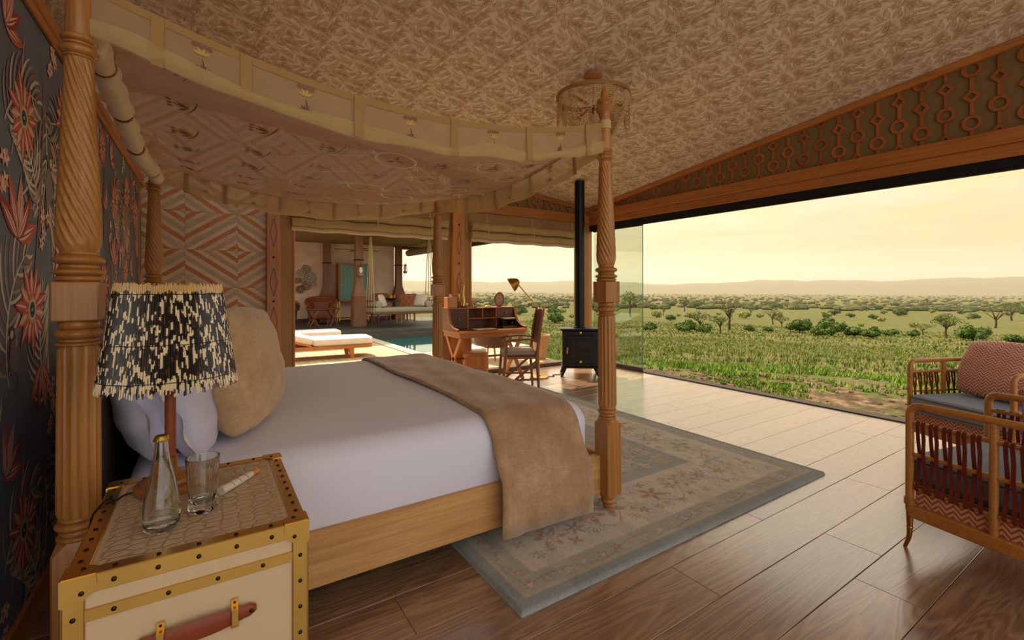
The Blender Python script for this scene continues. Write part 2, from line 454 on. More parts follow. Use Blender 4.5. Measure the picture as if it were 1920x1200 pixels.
for g_ in range(5):                                     # spotted patches
    gx0, gy0 = r2.uniform(.03, .45), r2.uniform(.03, .38)
    for k in range(12): disc2((gx0 + r2.uniform(-.04, .04), gy0 + r2.uniform(-.02, .02)), .005, (dk, wh)[g_ % 2], T, 6)
for k in range(6): disc2((.40 + .02 * (k % 3), .21 + .02 * (k // 3)), .009, dk, T, 7)
for (bx, by, a0) in ((.02, .30, -.3), (.25, .35, .15), (.24, .03, .3), (.45, .30, 2.6)):                   # fronds
    stroke(curve2((bx, by), a0, .2, .5, 6), .008, dk, T)
    for k in range(7):
        t = k / 7; px_ = bx + math.cos(a0 + .25 * t) * .2 * t; py_ = by + math.sin(a0 + .25 * t) * .2 * t
        for sgn in (-1, 1): leaf2((px_, py_), a0 + sgn * .8, .06 * (1 - .4 * t), .012, (md, dk)[k % 2], T, sgn * .3, 3)
print_mesh('ceiling_print', vcol('ceiling_print', .85), ceiling, T, .50, .42, -2.0, 5.80, .0, 6.30,
           lambda u, v, e: (u, v, ceil_z(u, v) - .001 - e), 2.5e-6, True)

# ---- partition wall with passion flower wallpaper
wl = MB(); wl.box(-.70, XL, 1.2, YF, 0, 2.50)
wall_left = tag(wl.build('wall_left', plain('slate_wallpaper', '#737b88', .8, var=.12, vs=6, bmp=.03, bs=300)), 'slate blue wallpaper wall with red passion flowers and palm fronds', kind='structure')
W = []; r3 = random.Random(5)
coral, red, pink, pale = S('#cf6a5c'), S('#ab463f'), S('#e2a698'), S('#f0d4c8')
grey, cream, dkg, mauve = S('#a59a92'), S('#dccdbc'), S('#4a505a'), S('#9a7072')


def frond(p, a, L, bend, cols, out, n=13, l=.13):
    pts = curve2(p, a, L, bend, n)
    for i, q_ in enumerate(pts[1:]):
        aa = a + bend * (i + 1) / n; t = (i + 1) / n
        for sgn in (-1, 1):
            stroke(curve2(q_, aa + sgn * (1.25 - .5 * t), l * math.sin(math.pi * (.15 + .8 * t)) + .03, -sgn * 1.0, 5), .010, cols[(i + (sgn > 0)) % len(cols)], out)
    stroke(pts, .008, cream, out)


def flower(p, r, out, a0=0.0):
    for ring, (n, L, w) in enumerate(((7, 1.0, .38), (7, .86, .32))):
        for k in range(n):
            a = a0 + 2 * math.pi * (k + ring * .5) / n; l = r * L * r3.uniform(.88, 1.08)
            leaf2(p, a, l, r * w, (red, coral)[ring], out, .1)
            leaf2((p[0] + math.cos(a) * l * .35, p[1] + math.sin(a) * l * .35), a, l * .6, r * w * .55, (coral, pink)[ring], out, .1)
            stroke(curve2((p[0] + math.cos(a) * l * .3, p[1] + math.sin(a) * l * .3), a, l * .62, .08, 3), r * .05, pale, out)
    for k in range(22):
        a = 2 * math.pi * k / 22; stroke([(p[0] + math.cos(a) * r * .14, p[1] + math.sin(a) * r * .14), (p[0] + math.cos(a) * r * .42, p[1] + math.sin(a) * r * .42)], r * .05, (red, pale)[k % 2], out)
    disc2(p, r * .27, S('#d9a860'), out, 16); disc2(p, r * .22, cream, out, 16); disc2(p, r * .17, S('#46586e'), out, 14); disc2(p, r * .09, S('#1e2430'), out, 10); disc2(p, r * .045, S('#d7c38a'), out, 8)


def leaves(p, out, n=5, L=.13, a0=1.2, cols=None):
    cols = cols or (coral, red, pink)
    for k in range(n):
        a = a0 + (k - n / 2) * .55; leaf2(p, a, L, L * .30, cols[k % 3], out, .25); leaf2(p, a, L * .8, L * .12, pale, out, .25); stroke(curve2(p, a, L * .95, .25), .004, red, out)


def monkey(p, s, out, f=1):
    X = lambda a, b: (p[0] + f * a * s, p[1] + b * s)
    g1, g2 = S('#8d8482'), S('#5f5a5c')
    stroke([X(-.3, -.9), X(-.55, -1.2), X(-.5, -1.6), X(-.2, -1.75), X(.0, -1.5)], .10 * s, g2, out)
    out.append(([X(-.35, -.9), X(.3, -.95), X(.42, -.4), X(.32, .2), X(.05, .42), X(-.25, .3), X(-.45, -.3)], g1))
    out.append(([X(-.2, .35), X(.25, .3), X(.42, .55), X(.35, .82), X(.08, .92), X(-.16, .8), X(-.25, .55)], g2))
    disc2(X(.2, .58), .17 * s, cream, out, 10); disc2(X(.26, .62), .04 * s, dkg, out, 6); disc2(X(-.2, .68), .12 * s, g1, out, 8)
    stroke([X(.2, .1), X(.55, -.1), X(.6, -.5)], .16 * s, g2, out); stroke([X(.1, -.85), X(.5, -.7), X(.55, -1.1)], .2 * s, g2, out)
    for k in range(9): stroke([X(-.3 + .06 * k, -.6 + .08 * (k % 4)), X(-.27 + .06 * k, -.35 + .08 * (k % 4))], .03 * s, g2, out)


frond((.05, .10), 1.9, .34, -1.5, (cream, grey, mauve), W); frond((.42, .30), 1.2, .32, 1.2, (grey, cream, pink), W); frond((.30, .78), -1.2, .30, -1.1, (grey, mauve, cream), W)
frond((.60, .72), 2.6, .25, .9, (dkg, grey, grey), W, 11, .10); frond((.12, .52), .4, .22, 1.2, (grey, dkg), W, 10, .09)
frond((.33, .02), 2.3, .30, -1.3, (cream, cream, grey), W, 14, .12); frond((.58, .45), 1.8, .30, 1.1, (cream, pink, grey), W, 14, .12); frond((.02, .66), 1.0, .26, -1.2, (cream, grey, mauve), W, 12, .10); frond((.24, .50), 1.7, .24, 1.3, (cream, grey, cream), W, 12, .10)
stroke(curve2((.50, .02), 1.5, .55, .2, 8), .03, mauve, W); stroke(curve2((.22, .35), 1.3, .5, .3, 8), .012, mauve, W); stroke(curve2((.06, .6), 1.2, .3, .2, 8), .008, pink, W)
leaves((.10, .42), W, 5, .15, 1.6); leaves((.46, .52), W, 4, .14, .8, (mauve, pink, coral)); leaves((.28, .12), W, 4, .13, -1.4); leaves((.55, .16), W, 3, .12, 2.4, (pink, mauve, red)); leaves((.02, .86), W, 4, .12, 1.0)
flower((.20, .26), .115, W, .3); flower((.50, .80), .115, W, .8); flower((.14, .70), .105, W, .1); flower((.46, .40), .085, W, .5)
monkey((.34, .60), .075, W); monkey((.07, .03 + .15), .055, W, -1)
for (bx, by) in ((.36, .03), (.30, .46), (.56, .58), (.02, .55), (.36, .92)):
    for k in range(5):
        p_ = (bx + r3.uniform(-.03, .03), by + r3.uniform(-.04, .04))
        for j in range(5): leaf2(p_, 2 * math.pi * j / 5 + k, .022, .013, (pale, pink)[j % 2], W, 0, 3)
        disc2(p_, .005, red, W, 6)
print_mesh('wallpaper_print', vcol('wallpaper_print', .8), wall_left, [([(a * 1.7, b * 1.7) for a, b in p], c) for p, c in W], 1.054, 1.60, 1.25, YF - .02, .02, 2.49, lambda u, v, e: (XL + .0005 + e, u, v), 1.5e-6, True)
t = MB(); t.box(-.72, -.575, 1.2, YF, 2.50, 2.56, .008); t.box(-.6, -.583, 1.2, YF, 2.455, 2.50, .004)
tag(t.build('trim_1', ORANGE_WOOD_Y), 'slim wooden cornice capping the wallpapered partition', kind='structure')
t = MB(); t.box(-.6, -.585, 6.05, 6.075, 0, 2.455, .003)
tag(t.build('trim_2', ORANGE_WOOD_Z), 'thin upright wooden bead on the wallpapered partition', kind='structure')
t = MB(); t.box(XL, XL + .018, 1.2, YF, 0, .12, .004)
tag(t.build('baseboard_left', ORANGE_WOOD_Y), 'wooden skirting under the floral wallpaper', kind='structure')
o = MB(); o.box(-2.75, -2.65, -3.0, 6.45, -.02, 4.9)
tag(o.build('wall_outer', CANVAS), 'khaki canvas outer wall beyond the partition', kind='structure')

# ---- far wall: canvas and wood between two openings, marquetry panelling above and beside the bed
OPEN1 = (.90, 2.92); OPEN2 = (3.40, 5.60); HEAD = 2.20
def wall_prism(m, x0, x1, z0, z1=None, y0=YF, y1=YF + .10):
    za = ceil_z(x0, YF) if z1 is None else z1; zb = ceil_z(x1, YF) if z1 is None else z1
    m.prism([(x0, z0), (x1, z0), (x1, zb), (x0, za)], y0, y1, 'y')
wf = MB()
wall_prism(wf, -2.7, OPEN1[0], 0); wall_prism(wf, *OPEN1, HEAD); wall_prism(wf, OPEN1[1], OPEN2[0], 0); wall_prism(wf, *OPEN2, HEAD); wall_prism(wf, OPEN2[1], XR + .1, 0)
wall_far = tag(wf.build('wall_far', CANVAS), 'far wall of khaki canvas with two wide openings', kind='structure')


def clip(poly, a, b, c):                       # keep a*x+b*z>=c
    out = []
    for i, p in enumerate(poly):
        q_ = poly[(i + 1) % len(poly)]; dp_, dq = a * p[0] + b * p[1] - c, a * q_[0] + b * q_[1] - c
        if dp_ >= 0: out.append(p)
        if dp_ * dq < 0: t_ = dp_ / (dp_ - dq); out.append((p[0] + t_ * (q_[0] - p[0]), p[1] + t_ * (q_[1] - p[1])))
    return out


CHEV = [wood('chevron_orange', '#b8692c', '#d28a48', 'x', rough=.5, rnd=.08), wood('chevron_cream', '#d9bd94', '#ead2ae', 'x', rough=.55, rnd=.05),
        wood('chevron_pinkish', '#bd9a80', '#cfb098', 'x', rough=.55, rnd=.05), wood('chevron_pale', '#d2b48c', '#e4caa4', 'x', rough=.55, rnd=.05)]
PWID, PHGT, SL, BW = .508, .431, .703, .0537
zr0 = 1.353 - PHGT * 2
for ci in range(-2, 7):
    px0 = -.215 + ci * PWID; px1 = px0 + PWID
    if px0 > 2.95: continue
    for ri in range(0, 8):
        pz0 = zr0 + ri * PHGT; pz1 = pz0 + PHGT
        if px0 > .57 and pz0 < 2.60: continue
        s_ = 1 if (ci + ri) % 2 == 0 else -1
        top = ceil_z(max(px0, -2), YF)
        base = [(px0 + .001, pz0 + .001), (px1 - .001, pz0 + .001), (px1 - .001, pz1 - .001), (px0 + .001, pz1 - .001)]
        base = clip(base, 1, 0, -2.65) if px0 < -2.6 else base
        base = clip(base, 0, -1, -(ceil_z(px0, YF) - .12))
        if px0 < .588 < px1 and pz0 < 2.6: base = clip(base, -1, 0, -.588)
        if len(base) < 3: continue
        zc0 = pz0 if ci % 2 == 0 else pz1
        ks = [(s_ * SL * (p[0] - px0) + (p[1] - pz0)) / BW for p in base]
        for k in range(math.floor(min(ks)), math.ceil(max(ks))):
            # bands of constant s*SL*x + z
            pl = clip(base, s_ * SL, 1, k * BW + .0006 + s_ * SL * px0 + pz0)
            if len(pl) >= 3: pl = clip(pl, -s_ * SL, -1, -((k + 1) * BW - .0006 + s_ * SL * px0 + pz0))
            if len(pl) < 3: continue
            cxp = sum(p[0] for p in pl) / len(pl); czp = sum(p[1] for p in pl) / len(pl)
            m = MB(); m.prism([(p[0] - cxp, p[1] - czp) for p in pl], -.012, 0, 'y')
            kk = k if s_ > 0 else (k + 2)
            hidden = pz1 < .75
            if hidden: continue
            o = m.build('marquetry_strip', CHEV[kk % 4], wall_far, (cxp, YF, czp)); o.location.y = YF


def diamond_column(nm, x0, x1, label):
    m = MB(); m.box(x0, x1, YF - .10, YF + .02, 0, 2.68, .006)
    c_ = tag(m.build(nm, ORANGE_WOOD_Z), label, kind='structure')
    for zc in (.35, .95, 1.42, 2.02):
        m = MB(); xc = (x0 + x1) / 2; w, h_ = .040, .17
        for a, b in (((xc - w, zc), (xc, zc + h_)), ((xc, zc + h_), (xc + w, zc)), ((xc + w, zc), (xc, zc - h_)), ((xc, zc - h_), (xc - w, zc))):
            m.bar((a[0], YF - .1005, a[1]), (b[0], YF - .1005, b[1]), .007, .003, up=(0, 1, 0))
        m.build('diamond_inlay', DARK_WOOD, c_)
    for zc in (.65, 1.19, 1.72, 2.30):
        m = MB(); m.M = Matrix.Translation(((x0 + x1) / 2, YF - .10, zc)) @ Matrix.Rotation(R(90), 4, 'X')
        m.lathe([(.0145, -.01), (.0145, .004), (.009, .009)], 12); m.build('bolt', BLACK, c_)
    return c_


diamond_column('trim_3', .588, .735, 'orange wood column with diamond inlays beside the marquetry panels')
diamond_column('trim_4', 3.05, 3.245, 'orange wood column with diamond inlays behind the writing desk')
for i, (x0, x1, nm, lab) in enumerate(((5.62, 5.84, 'trim_5', 'orange wood corner post behind the stove pipe'),)):
    m = MB(); m.box(x0, x1, YF - .04, YF + .1, 0, 2.52, .006); tag(m.build(nm, ORANGE_WOOD_Z), lab, kind='structure')
m = MB(); m.box(.588, XR - .02, YF - .08, YF + .1, 2.52, 2.68, .008)
tag(m.build('trim_6', ORANGE_WOOD_X), 'orange wood beam across the far wall above the rolled blinds', kind='structure')
m = MB(); m.box(OPEN2[0], OPEN2[1], YF - .03, YF + .12, 0, .06, .006)
tag(m.build('trim_7', DARK_WOOD), 'dark wooden sill under the desk window', kind='structure')
for k, x in enumerate((OPEN1[0], OPEN1[1], OPEN2[0], OPEN2[1])):
    m = MB(); m.box(x - .012, x + .012, YF - .012, YF + .11, .03, HEAD, .003)
    tag(m.build('trim_%d' % (8 + k), ORANGE_WOOD_Z), ('wooden jamb at the marquetry side of the pool opening', 'wooden jamb at the desk side of the pool opening', 'wooden jamb of the window behind the desk', 'wooden jamb of the window by the stove')[k], kind='structure')

# ---- fretwork friezes
FRIEZE = plain('olive_frieze_board', '#80693f', .8, var=.06, vs=3)
def strip_mesh(h, phase, hbot=0.0):
    """upright fret strip with rings and diamonds, in the x-z plane, centred on x=0"""
    m = MB(); pitch = .245; z = -pitch + phase; k = 0 if phase < .1 else 1; parts = []
    while z < h + .1:
        parts.append((z, k % 2)); z += pitch / 1.0; k += 1
    zprev = 0.0
    for (zc, kd) in parts:
        ext = .072 if kd == 0 else .07
        a, b = zprev, min(zc - ext * .93, h)
        if b > a + .002: m.box(-.013, .013, -.022, 0, a, b)
        if -ext < zc < h + ext * .2:
            if kd == 0:
                n = 20; ro, ri = .072, .044
                vs = []
                for i in range(n):
                    an = 2 * math.pi * i / n
                    for r_ in (ro, ri):
                        for yy in (-.022, 0): vs.append((r_ * math.cos(an), yy, min(h, zc + r_ * math.sin(an))))
                fs = []
                for i in range(n):
                    j = (i + 1) % n; I, J = 4 * i, 4 * j
                    fs += [(I, J, J + 2, I + 2), (I, I + 1, J + 1, J), (I + 2, J + 2, J + 3, I + 3)]
                m.add(vs, fs)
            else:
                ro, ri = .07, .032; vs = []
                for i in range(4):
                    an = math.pi / 2 * i
                    for r_ in (ro, ri):
                        for yy in (-.022, 0): vs.append((r_ * .95 * math.cos(an), yy, min(h, zc + r_ * math.sin(an))))
                fs = []
                for i in range(4):
                    j = (i + 1) % 4; I, J = 4 * i, 4 * j
                    fs += [(I, J, J + 2, I + 2), (I, I + 1, J + 1, J), (I + 2, J + 2, J + 3, I + 3)]
                m.add(vs, fs)
        zprev = max(0, zc + ext * .93)
    if h > zprev: m.box(-.013, .013, -.022, 0, zprev, h)
    return m


# right wall above the opening
FB = 2.735
wr = MB(); ya, yb = -2.5, YF
wr.prism([(ya, FB - .1), (yb, FB - .1), (yb, ceil_z(XR, yb)), (ya, ceil_z(XR, ya))], XR + .02, XR + .09, 'x')
wall_right = tag(wr.build('wall_right', FRIEZE), 'tapering olive frieze with wooden fretwork above the big opening', kind='structure')
k = 0; y = 6.22
while y > -1.6:
    h_ = ceil_z(XR, y) - FB - .05
    if h_ > .04:
        m = strip_mesh(h_, .0 if k % 2 else .1225); m.build('fret_strip', RED_WOOD, wall_right, (XR + .02, y, FB), R(-90))
    y -= .178; k += 1
m = MB(); m.M = None
def slope_bar(m, x0, x1, y0, y1, dz0, dz1):
    vs = [(x, y, ceil_z(XR if x1 - x0 < 1 else x, y) + dz) for x in (x0, x1) for y in (y0, y1) for dz in (dz0, dz1)]
    m.add(vs, [(0, 1, 3, 2), (4, 6, 7, 5), (0, 4, 5, 1), (2, 3, 7, 6), (0, 2, 6, 4), (1, 5, 7, 3)])
slope_bar(m, XR - .035, XR + .03, -2.5, YF, -.075, -.008)
tag(m.build('trim_12', ORANGE_WOOD_Y), 'sloping wooden moulding where the ceiling meets the frieze over the opening', kind='structure')
m = MB(); m.box(XR - .06, XR + .12, -2.5, YF, 2.60, FB, .008); m.box(XR - .03, XR + .12, -2.5, YF, 2.485, 2.60, .004)
tag(m.build('trim_13', ORANGE_WOOD_Y), 'long orange wood beam over the open side facing the savanna', kind='structure')
m = MB(); m.box(XR - .005, XR + .10, -2.5, YF - .05, 2.40, 2.485); m.box(XR + .0, XR + .045, -2.5, YF - .05, 2.375, 2.40)
tag(m.build('trim_14', BLACK), 'black sliding track under the long beam', kind='structure')
m = MB(); m.box(XR - .02, XR + .14, -2.5, YF, -.04, .012, .004); m.box(XR + .14, XR + .20, -2.5, YF, -.08, -.005, .004)
tag(m.build('trim_15', plain('bronze_track', '#4a3a2c', .5, .4)), 'dark bronze floor track along the open side', kind='structure')
# far wall frieze
m = MB(); m.prism([(3.05, 2.66), (XR, 2.66), (XR, ceil_z(XR, YF)), (3.05, ceil_z(3.05, YF))], YF - .03, YF, 'y')
ff = tag(m.build('trim_16', FRIEZE), 'olive frieze with wooden fretwork above the desk window', kind='structure')
x = 3.2; k = 0
while x < 5.75:
    h_ = ceil_z(x, YF) - 2.68 - .06
    if h_ > .03: strip_mesh(h_, 0 if k % 2 else .1225).build('fret_strip', RED_WOOD, ff, (x, YF - .03, 2.68))
    x += .178; k += 1
m = MB()
m.add([(x, y, ceil_z(x, YF) + dz) for x in (-2.6, XR) for y in (YF - .06, YF) for dz in (-.075, -.008)], [(0, 1, 3, 2), (4, 6, 7, 5), (0, 4, 5, 1), (2, 3, 7, 6), (0, 2, 6, 4), (1, 5, 7, 3)])
tag(m.build('trim_17', ORANGE_WOOD_X), 'sloping wooden moulding where the ceiling meets the far wall', kind='structure')

# ---- glass sliding panels stacked by the corner
GLASS = glassmat('green_tinted_glass', '#f3f7f2')
for k, (y0, y1, xo, nm) in enumerate(((5.08, 6.22, .01, 'window_1'), (5.11, 6.24, .045, 'window_2'))):
    m = MB(); m.box(XR + xo, XR + xo + .010, y0, y1, .03, 2.40)
    g = tag(m.build(nm, GLASS), ('green tinted sliding glass panel with round knob by the corner', 'second green tinted glass panel stacked behind the first')[k], kind='structure')
    m = MB(); m.box(XR + xo - .004, XR + xo + .014, y0 - .004, y1, .012, .06); m.box(XR + xo - .004, XR + xo + .014, y0 - .004, y1, 2.36, 2.40)
    m.build('panel_rail', plain('bronze_rail', '#4a3f34', .4, .7), g)
    if k == 0:
        m = MB(); m.box(XR + xo - .003, XR + xo + .013, y0 - .006, y0, .03, 2.40); m.build('panel_edge', plain('glass_edge', '#5c7a66', .2), g)
        m = MB(); m.M = Matrix.Translation((XR + xo, y0 + .13, 1.06)) @ Matrix.Rotation(R(-90), 4, 'Y'); m.lathe([(.012, 0), (.03, .01), (.034, .025), (.028, .04)], 16)
        m.build('knob', DARK_WOOD, g)
# ================================================================ four poster bed
BX0, BX1, BY0, BY1 = -.35, 2.03, 2.03, 4.53        # post centres
bed = thing('four_poster_bed', 'carved oak four poster bed with twisted and fluted posts', 'bed', ((BX0 + BX1) / 2, (BY0 + BY1) / 2, 0))
bo = Vector((-(BX0 + BX1) / 2, -(BY0 + BY1) / 2, 0))
def spl(pts, n=6):
    out = []
    for i in range(len(pts) - 1):
        p0 = pts[max(i - 1, 0)]; p1 = pts[i]; p2 = pts[i + 1]; p3 = pts[min(i + 2, len(pts) - 1)]
        for k in range(n):
            t = k / n; out.append(tuple(.5 * ((2 * b) + (-a + c) * t + (2 * a - 5 * b + 4 * c - d) * t * t + (-a + 3 * b - 3 * c + d) * t ** 3) for a, b, c, d in zip(p0, p1, p2, p3)))
    out.append(tuple(pts[-1])); return out


def torus_prof(zs):
    """stack of turned rings: (z0, z1, r_in, r_out)"""
    p = []
    for (z0, z1, ri, ro) in zs:
        for k in range(9):
            t = k / 8; p.append((ri + (ro - ri) * math.sin(math.pi * t) ** .7, z0 + (z1 - z0) * t))
    return p


NG = 15
def twist_r(r, z, a):
    t = (z - 1.47) / .63; amp = .10 * min(1, max(0, t) * 9 + .0) * min(1, max(0, 1 - t) * 14)
    g = math.cos(NG * a + (z - 1.47) * 125.0); return r * (1 - amp * (.5 - .5 * g) ** .6 * 1.5)
tw = spl([(.046, 1.465), (.0575, 1.50), (.0585, 1.56), (.055, 1.66), (.049, 1.80), (.043, 1.95), (.0385, 2.06), (.036, 2.10)], 14)
sm_tw = MB().lathe(tw, 120, rf=twist_r).mesh('twisted_shaft', BED_WOOD_Z, angle=60)
rings_hi = MB().lathe(torus_prof([(1.37, 1.39, .05, .060), (1.39, 1.412, .05, .066), (1.412, 1.425, .046, .050), (1.425, 1.455, .048, .066), (1.455, 1.468, .044, .047)]), 32).mesh('collar', BED_WOOD_Z, angle=50)
rings_top = MB().lathe(torus_prof([(2.09, 2.10, .036, .042), (2.10, 2.13, .036, .050), (2.13, 2.142, .036, .041), (2.142, 2.165, .034, .047)]) + [(.0355, 2.17), (.034, 2.25), (.031, 2.36)], 32).mesh('collar', BED_WOOD_Z, angle=50)
fin = MB().lathe([(.031, 2.355), (.036, 2.365), (.034, 2.375), (.05, 2.395), (.058, 2.41), (.05, 2.425), (.038, 2.432), (.04, 2.44), (.05, 2.45), (.045, 2.462), (.03, 2.47), (.026, 2.48), (.024, 2.50), (.016, 2.53), (.004, 2.545)], 28).mesh('finial', BED_WOOD_Z, angle=50)
blk = MB(); blk.box(-.057, .057, -.057, .057, 1.245, 1.37, .004); blk = blk.mesh('upper_block', BED_WOOD_Z)
rings_mid = MB().lathe(torus_prof([(1.165, 1.175, .052, .058), (1.175, 1.188, .044, .048), (1.188, 1.218, .046, .060), (1.218, 1.247, .044, .052)]), 32).mesh('collar', BED_WOOD_Z, angle=50)
flu = MB().lathe([(.050, .618), (.0555, .63), (.0555, .70), (.0545, .9), (.053, 1.10), (.0525, 1.15), (.046, 1.168)], 128, rf=lambda r, z, a: r * (1 - (.10 if .625 < z < 1.16 else 0) * (abs(math.cos(8 * a)) ** .55))).mesh('fluted_column', BED_WOOD_Z, angle=40)
rings_low = MB().lathe(torus_prof([(.545, .56, .05, .056), (.56, .578, .046, .050), (.578, .603, .048, .060), (.603, .62, .046, .052)]), 32).mesh('collar', BED_WOOD_Z, angle=50)
pl = MB()
def ch_ring(h_, w, c_): return [(w - c_, -w, h_), (w, -w + c_, h_), (w, w - c_, h_), (w - c_, w, h_), (-w + c_, w, h_), (-w, w - c_, h_), (-w, -w + c_, h_), (-w + c_, -w, h_)]
rr_ = [ch_ring(.09, .052, .004), ch_ring(.10, .058, .006), ch_ring(.515, .058, .006), ch_ring(.548, .048, .030)]
pl.add([p for r_ in rr_ for p in r_], [(i * 8 + k, i * 8 + (k + 1) % 8, (i + 1) * 8 + (k + 1) % 8, (i + 1) * 8 + k) for i in range(3) for k in range(8)] + [tuple(range(8))[::-1], tuple(24 + k for k in range(8))])
pl = pl.mesh('plinth_block', BED_WOOD_Z)
ft = MB().lathe(torus_prof([(.052, .07, .038, .05), (.07, .092, .04, .054)])[::1], 28).mesh('foot_ring', BED_WOOD_Z)
ft = MB().lathe([(.018, 0), (.026, .004), (.032, .02), (.030, .034), (.042, .038), (.047, .048), (.042, .058), (.038, .062), (.046, .07), (.05, .08), (.045, .092)], 28).mesh('foot', BED_WOOD_Z, angle=50)
for (x, y, tx, ty) in ((BX0, BY0, 0, 0), (BX1, BY0, 0, R(-.7)), (BX0, BY1, 0, 0), (BX1, BY1, 0, 0)):
    zz = .019 if x > 1 else 0
    p = link('post', sm_tw, bed, (x + bo.x, y + bo.y, zz), (tx, ty, 0))
    for nm, me in (('collar', rings_hi), ('collar', rings_top), ('finial', fin), ('upper_block', blk), ('collar', rings_mid), ('fluted_column', flu), ('collar', rings_low), ('plinth_block', pl), ('foot', ft)):
        link(nm, me, p)
hw, hl = (BY1 - BY0) / 2, (BX1 - BX0) / 2
for s_ in (-1, 1):
    m = MB(); m.box(-hl + .05, hl - .05, -.0225, .0225, .112, .344, .005); m.build('side_rail', BED_WOOD_X, bed, (0, s_ * (hw - .03), 0))
for s_ in (-1, 1):
    m = MB(); m.box(-.0225, .0225, -hw + .05, hw - .05, .112, .344, .005); m.build('foot_rail' if s_ > 0 else 'head_rail', BED_WOOD_Y, bed, (s_ * (hl - .02), 0, 0))
m = MB(); m.box(-hl + .06, hl - .06, -hw + .06, hw - .06, .24, .29); m.build('slat_base', BED_WOOD_X, bed)
m = MB(); m.box(-.03, .03, -hw + .06, hw - .06, .35, 1.0, .02); m.build('headboard', plain('dark_headboard_cloth', '#3a332e', .8, bmp=.1, bs=200), bed, (-hl + .01, 0, 0))

# ---- mattress dressed in a fitted lavender white sheet
SHEET = plain('lavender_white_cotton', '#e2e3f8', .75, sheen=.15, bmp=.06, bs=5)
def sq(v, p): return math.copysign(abs(v) ** p, v)
MZ0, MZ1 = .29, .672
def mat_pt(u, v, x0, x1, y0, y1, r):
    """top and sides of the mattress as one sheet, u along x, v along y; returns point on rounded box"""
    return None
def bed_profile(y0, y1, z0, z1, r, n=10):
    """cross-section path (y,z) from near bottom over the top to the far bottom"""
    P = [(y0 + .012, z0), (y0, z0 + .06), (y0, z1 - r)]
    for k in range(1, n + 1):
        a = math.pi * .5 * k / n; P.append((y0 + r * (1 - math.cos(a)), z1 - r + r * math.sin(a)))
    Q = [(y0 + y1 - a, b) for a, b in P[::-1]]
    return P + Q


def blanket(m, x0, x1, y0, y1, z0, z1, r, nx, off=0, end_drop=0, wob=.0, seed=0, ny=20):
    pr = bed_profile(y0, y1, z0, z1, r)
    # refine the flat top
    k = len(pr) // 2; a, b = pr[k - 1], pr[k]; mid = [(a[0] + (b[0] - a[0]) * i / ny, a[1] + .012 * math.sin(math.pi * i / ny)) for i in range(1, ny)]
    pr = pr[:k] + mid + pr[k:]
    if r > .1:
        pass
    rr = random.Random(seed); ph = [rr.uniform(0, 6) for _ in range(6)]
    vs = []
    for (yy, zz) in pr:
        for i in range(nx + 1):
            x = x0 + (x1 - x0) * i / nx
            dz = wob * (math.sin(x * 7 + ph[0] + yy * 3) + .6 * math.sin(x * 15 + ph[1] - yy * 7) + .5 * math.sin(yy * 11 + ph[2]))
            vs.append((x, yy + dz * .6, zz + dz * (1 if zz > z1 - .1 else .2)))
    w = nx + 1
    m.add(vs, [(j * w + i, j * w + i + 1, (j + 1) * w + i + 1, (j + 1) * w + i) for j in range(len(pr) - 1) for i in range(nx)])


mx0, mx1, my0, my1 = -.27, 1.93, 2.065, 4.495
m = MB()
NU, NV = 60, 70
def mt(u, v):
    # superellipse wrap of the top hemi-shell
    a, b = 2 * u - 1, 2 * v - 1
    return a, b
# rounded box shell by rings: bottom, side, shoulder rings shrinking inwards, then top cap grid
def rrect(x0, x1, y0, y1, r, z, n=7):
    pts = []
    for (cx, cy, a0) in ((x1 - r, y1 - r, 0), (x0 + r, y1 - r, 90), (x0 + r, y0 + r, 180), (x1 - r, y0 + r, 270)):
        for k in range(n + 1):
            a = R(a0 + 90 * k / n); pts.append((cx + r * math.cos(a), cy + r * math.sin(a), z))
    # insert side subdivisions
    out = []
    for i, p in enumerate(pts):
        q_ = pts[(i + 1) % len(pts)]; out.append(p); L = math.dist(p, q_)
        if L > .3:
            for j in range(1, 20): out.append(tuple(a + (b - a) * j / 20 for a, b in zip(p, q_)))
    return out


def soft_box(m, x0, x1, y0, y1, z0, z1, rc, rs, crown=.02, wob=0, seed=1, under=.02):
    rg = random.Random(seed); ph = [rg.uniform(0, 6) for _ in range(8)]
    def W(p, k=1):
        x, y, z = p; d = wob * (math.sin(x * 6 + ph[0] + y * 2.5) + .6 * math.sin(x * 13 + ph[1] - y * 6) + .6 * math.sin(y * 9 + ph[2]))
        return (x, y, z + d * k)
    rings = []
    rings.append(rrect(x0 + under, x1 - under, y0 + under, y1 - under, rc, z0)); rings.append(rrect(x0, x1, y0, y1, rc, z0 + under * 1.5)); rings.append(rrect(x0, x1, y0, y1, rc, (z0 + z1) / 2))
    for k in range(0, 9):
        a = R(90 * k / 8); i_ = rs * (1 - math.cos(a)); rings.append([W(p, k / 8) for p in rrect(x0 + i_, x1 - i_, y0 + i_, y1 - i_, max(rc - i_ * .5, .03), z1 - rs + rs * math.sin(a))])
    n = len(rings[0]); cx, cy = (x0 + x1) / 2, (y0 + y1) / 2
    for f in (.85, .65, .45, .25, .1):
        rings.append([W((cx + (p[0] - cx) * f, cy + (p[1] - cy) * f, z1 + crown * (1 - f))) for p in rings[11]])
    vs = [p for r_ in rings for p in r_]; L = len(rings)
    fs = [(i * n + k, i * n + (k + 1) % n, (i + 1) * n + (k + 1) % n, (i + 1) * n + k) for i in range(L - 1) for k in range(n)]
    fs += [tuple(range(n))[::-1], tuple((L - 1) * n + k for k in range(n))]
    m.add(vs, fs)


soft_box(m, mx0, mx1, my0, my1, MZ0, MZ1, .10, .13, .012, .002)
tag(m.build('mattress', SHEET, None, angle=80), 'deep mattress dressed in a smooth lavender white sheet', 'mattress')

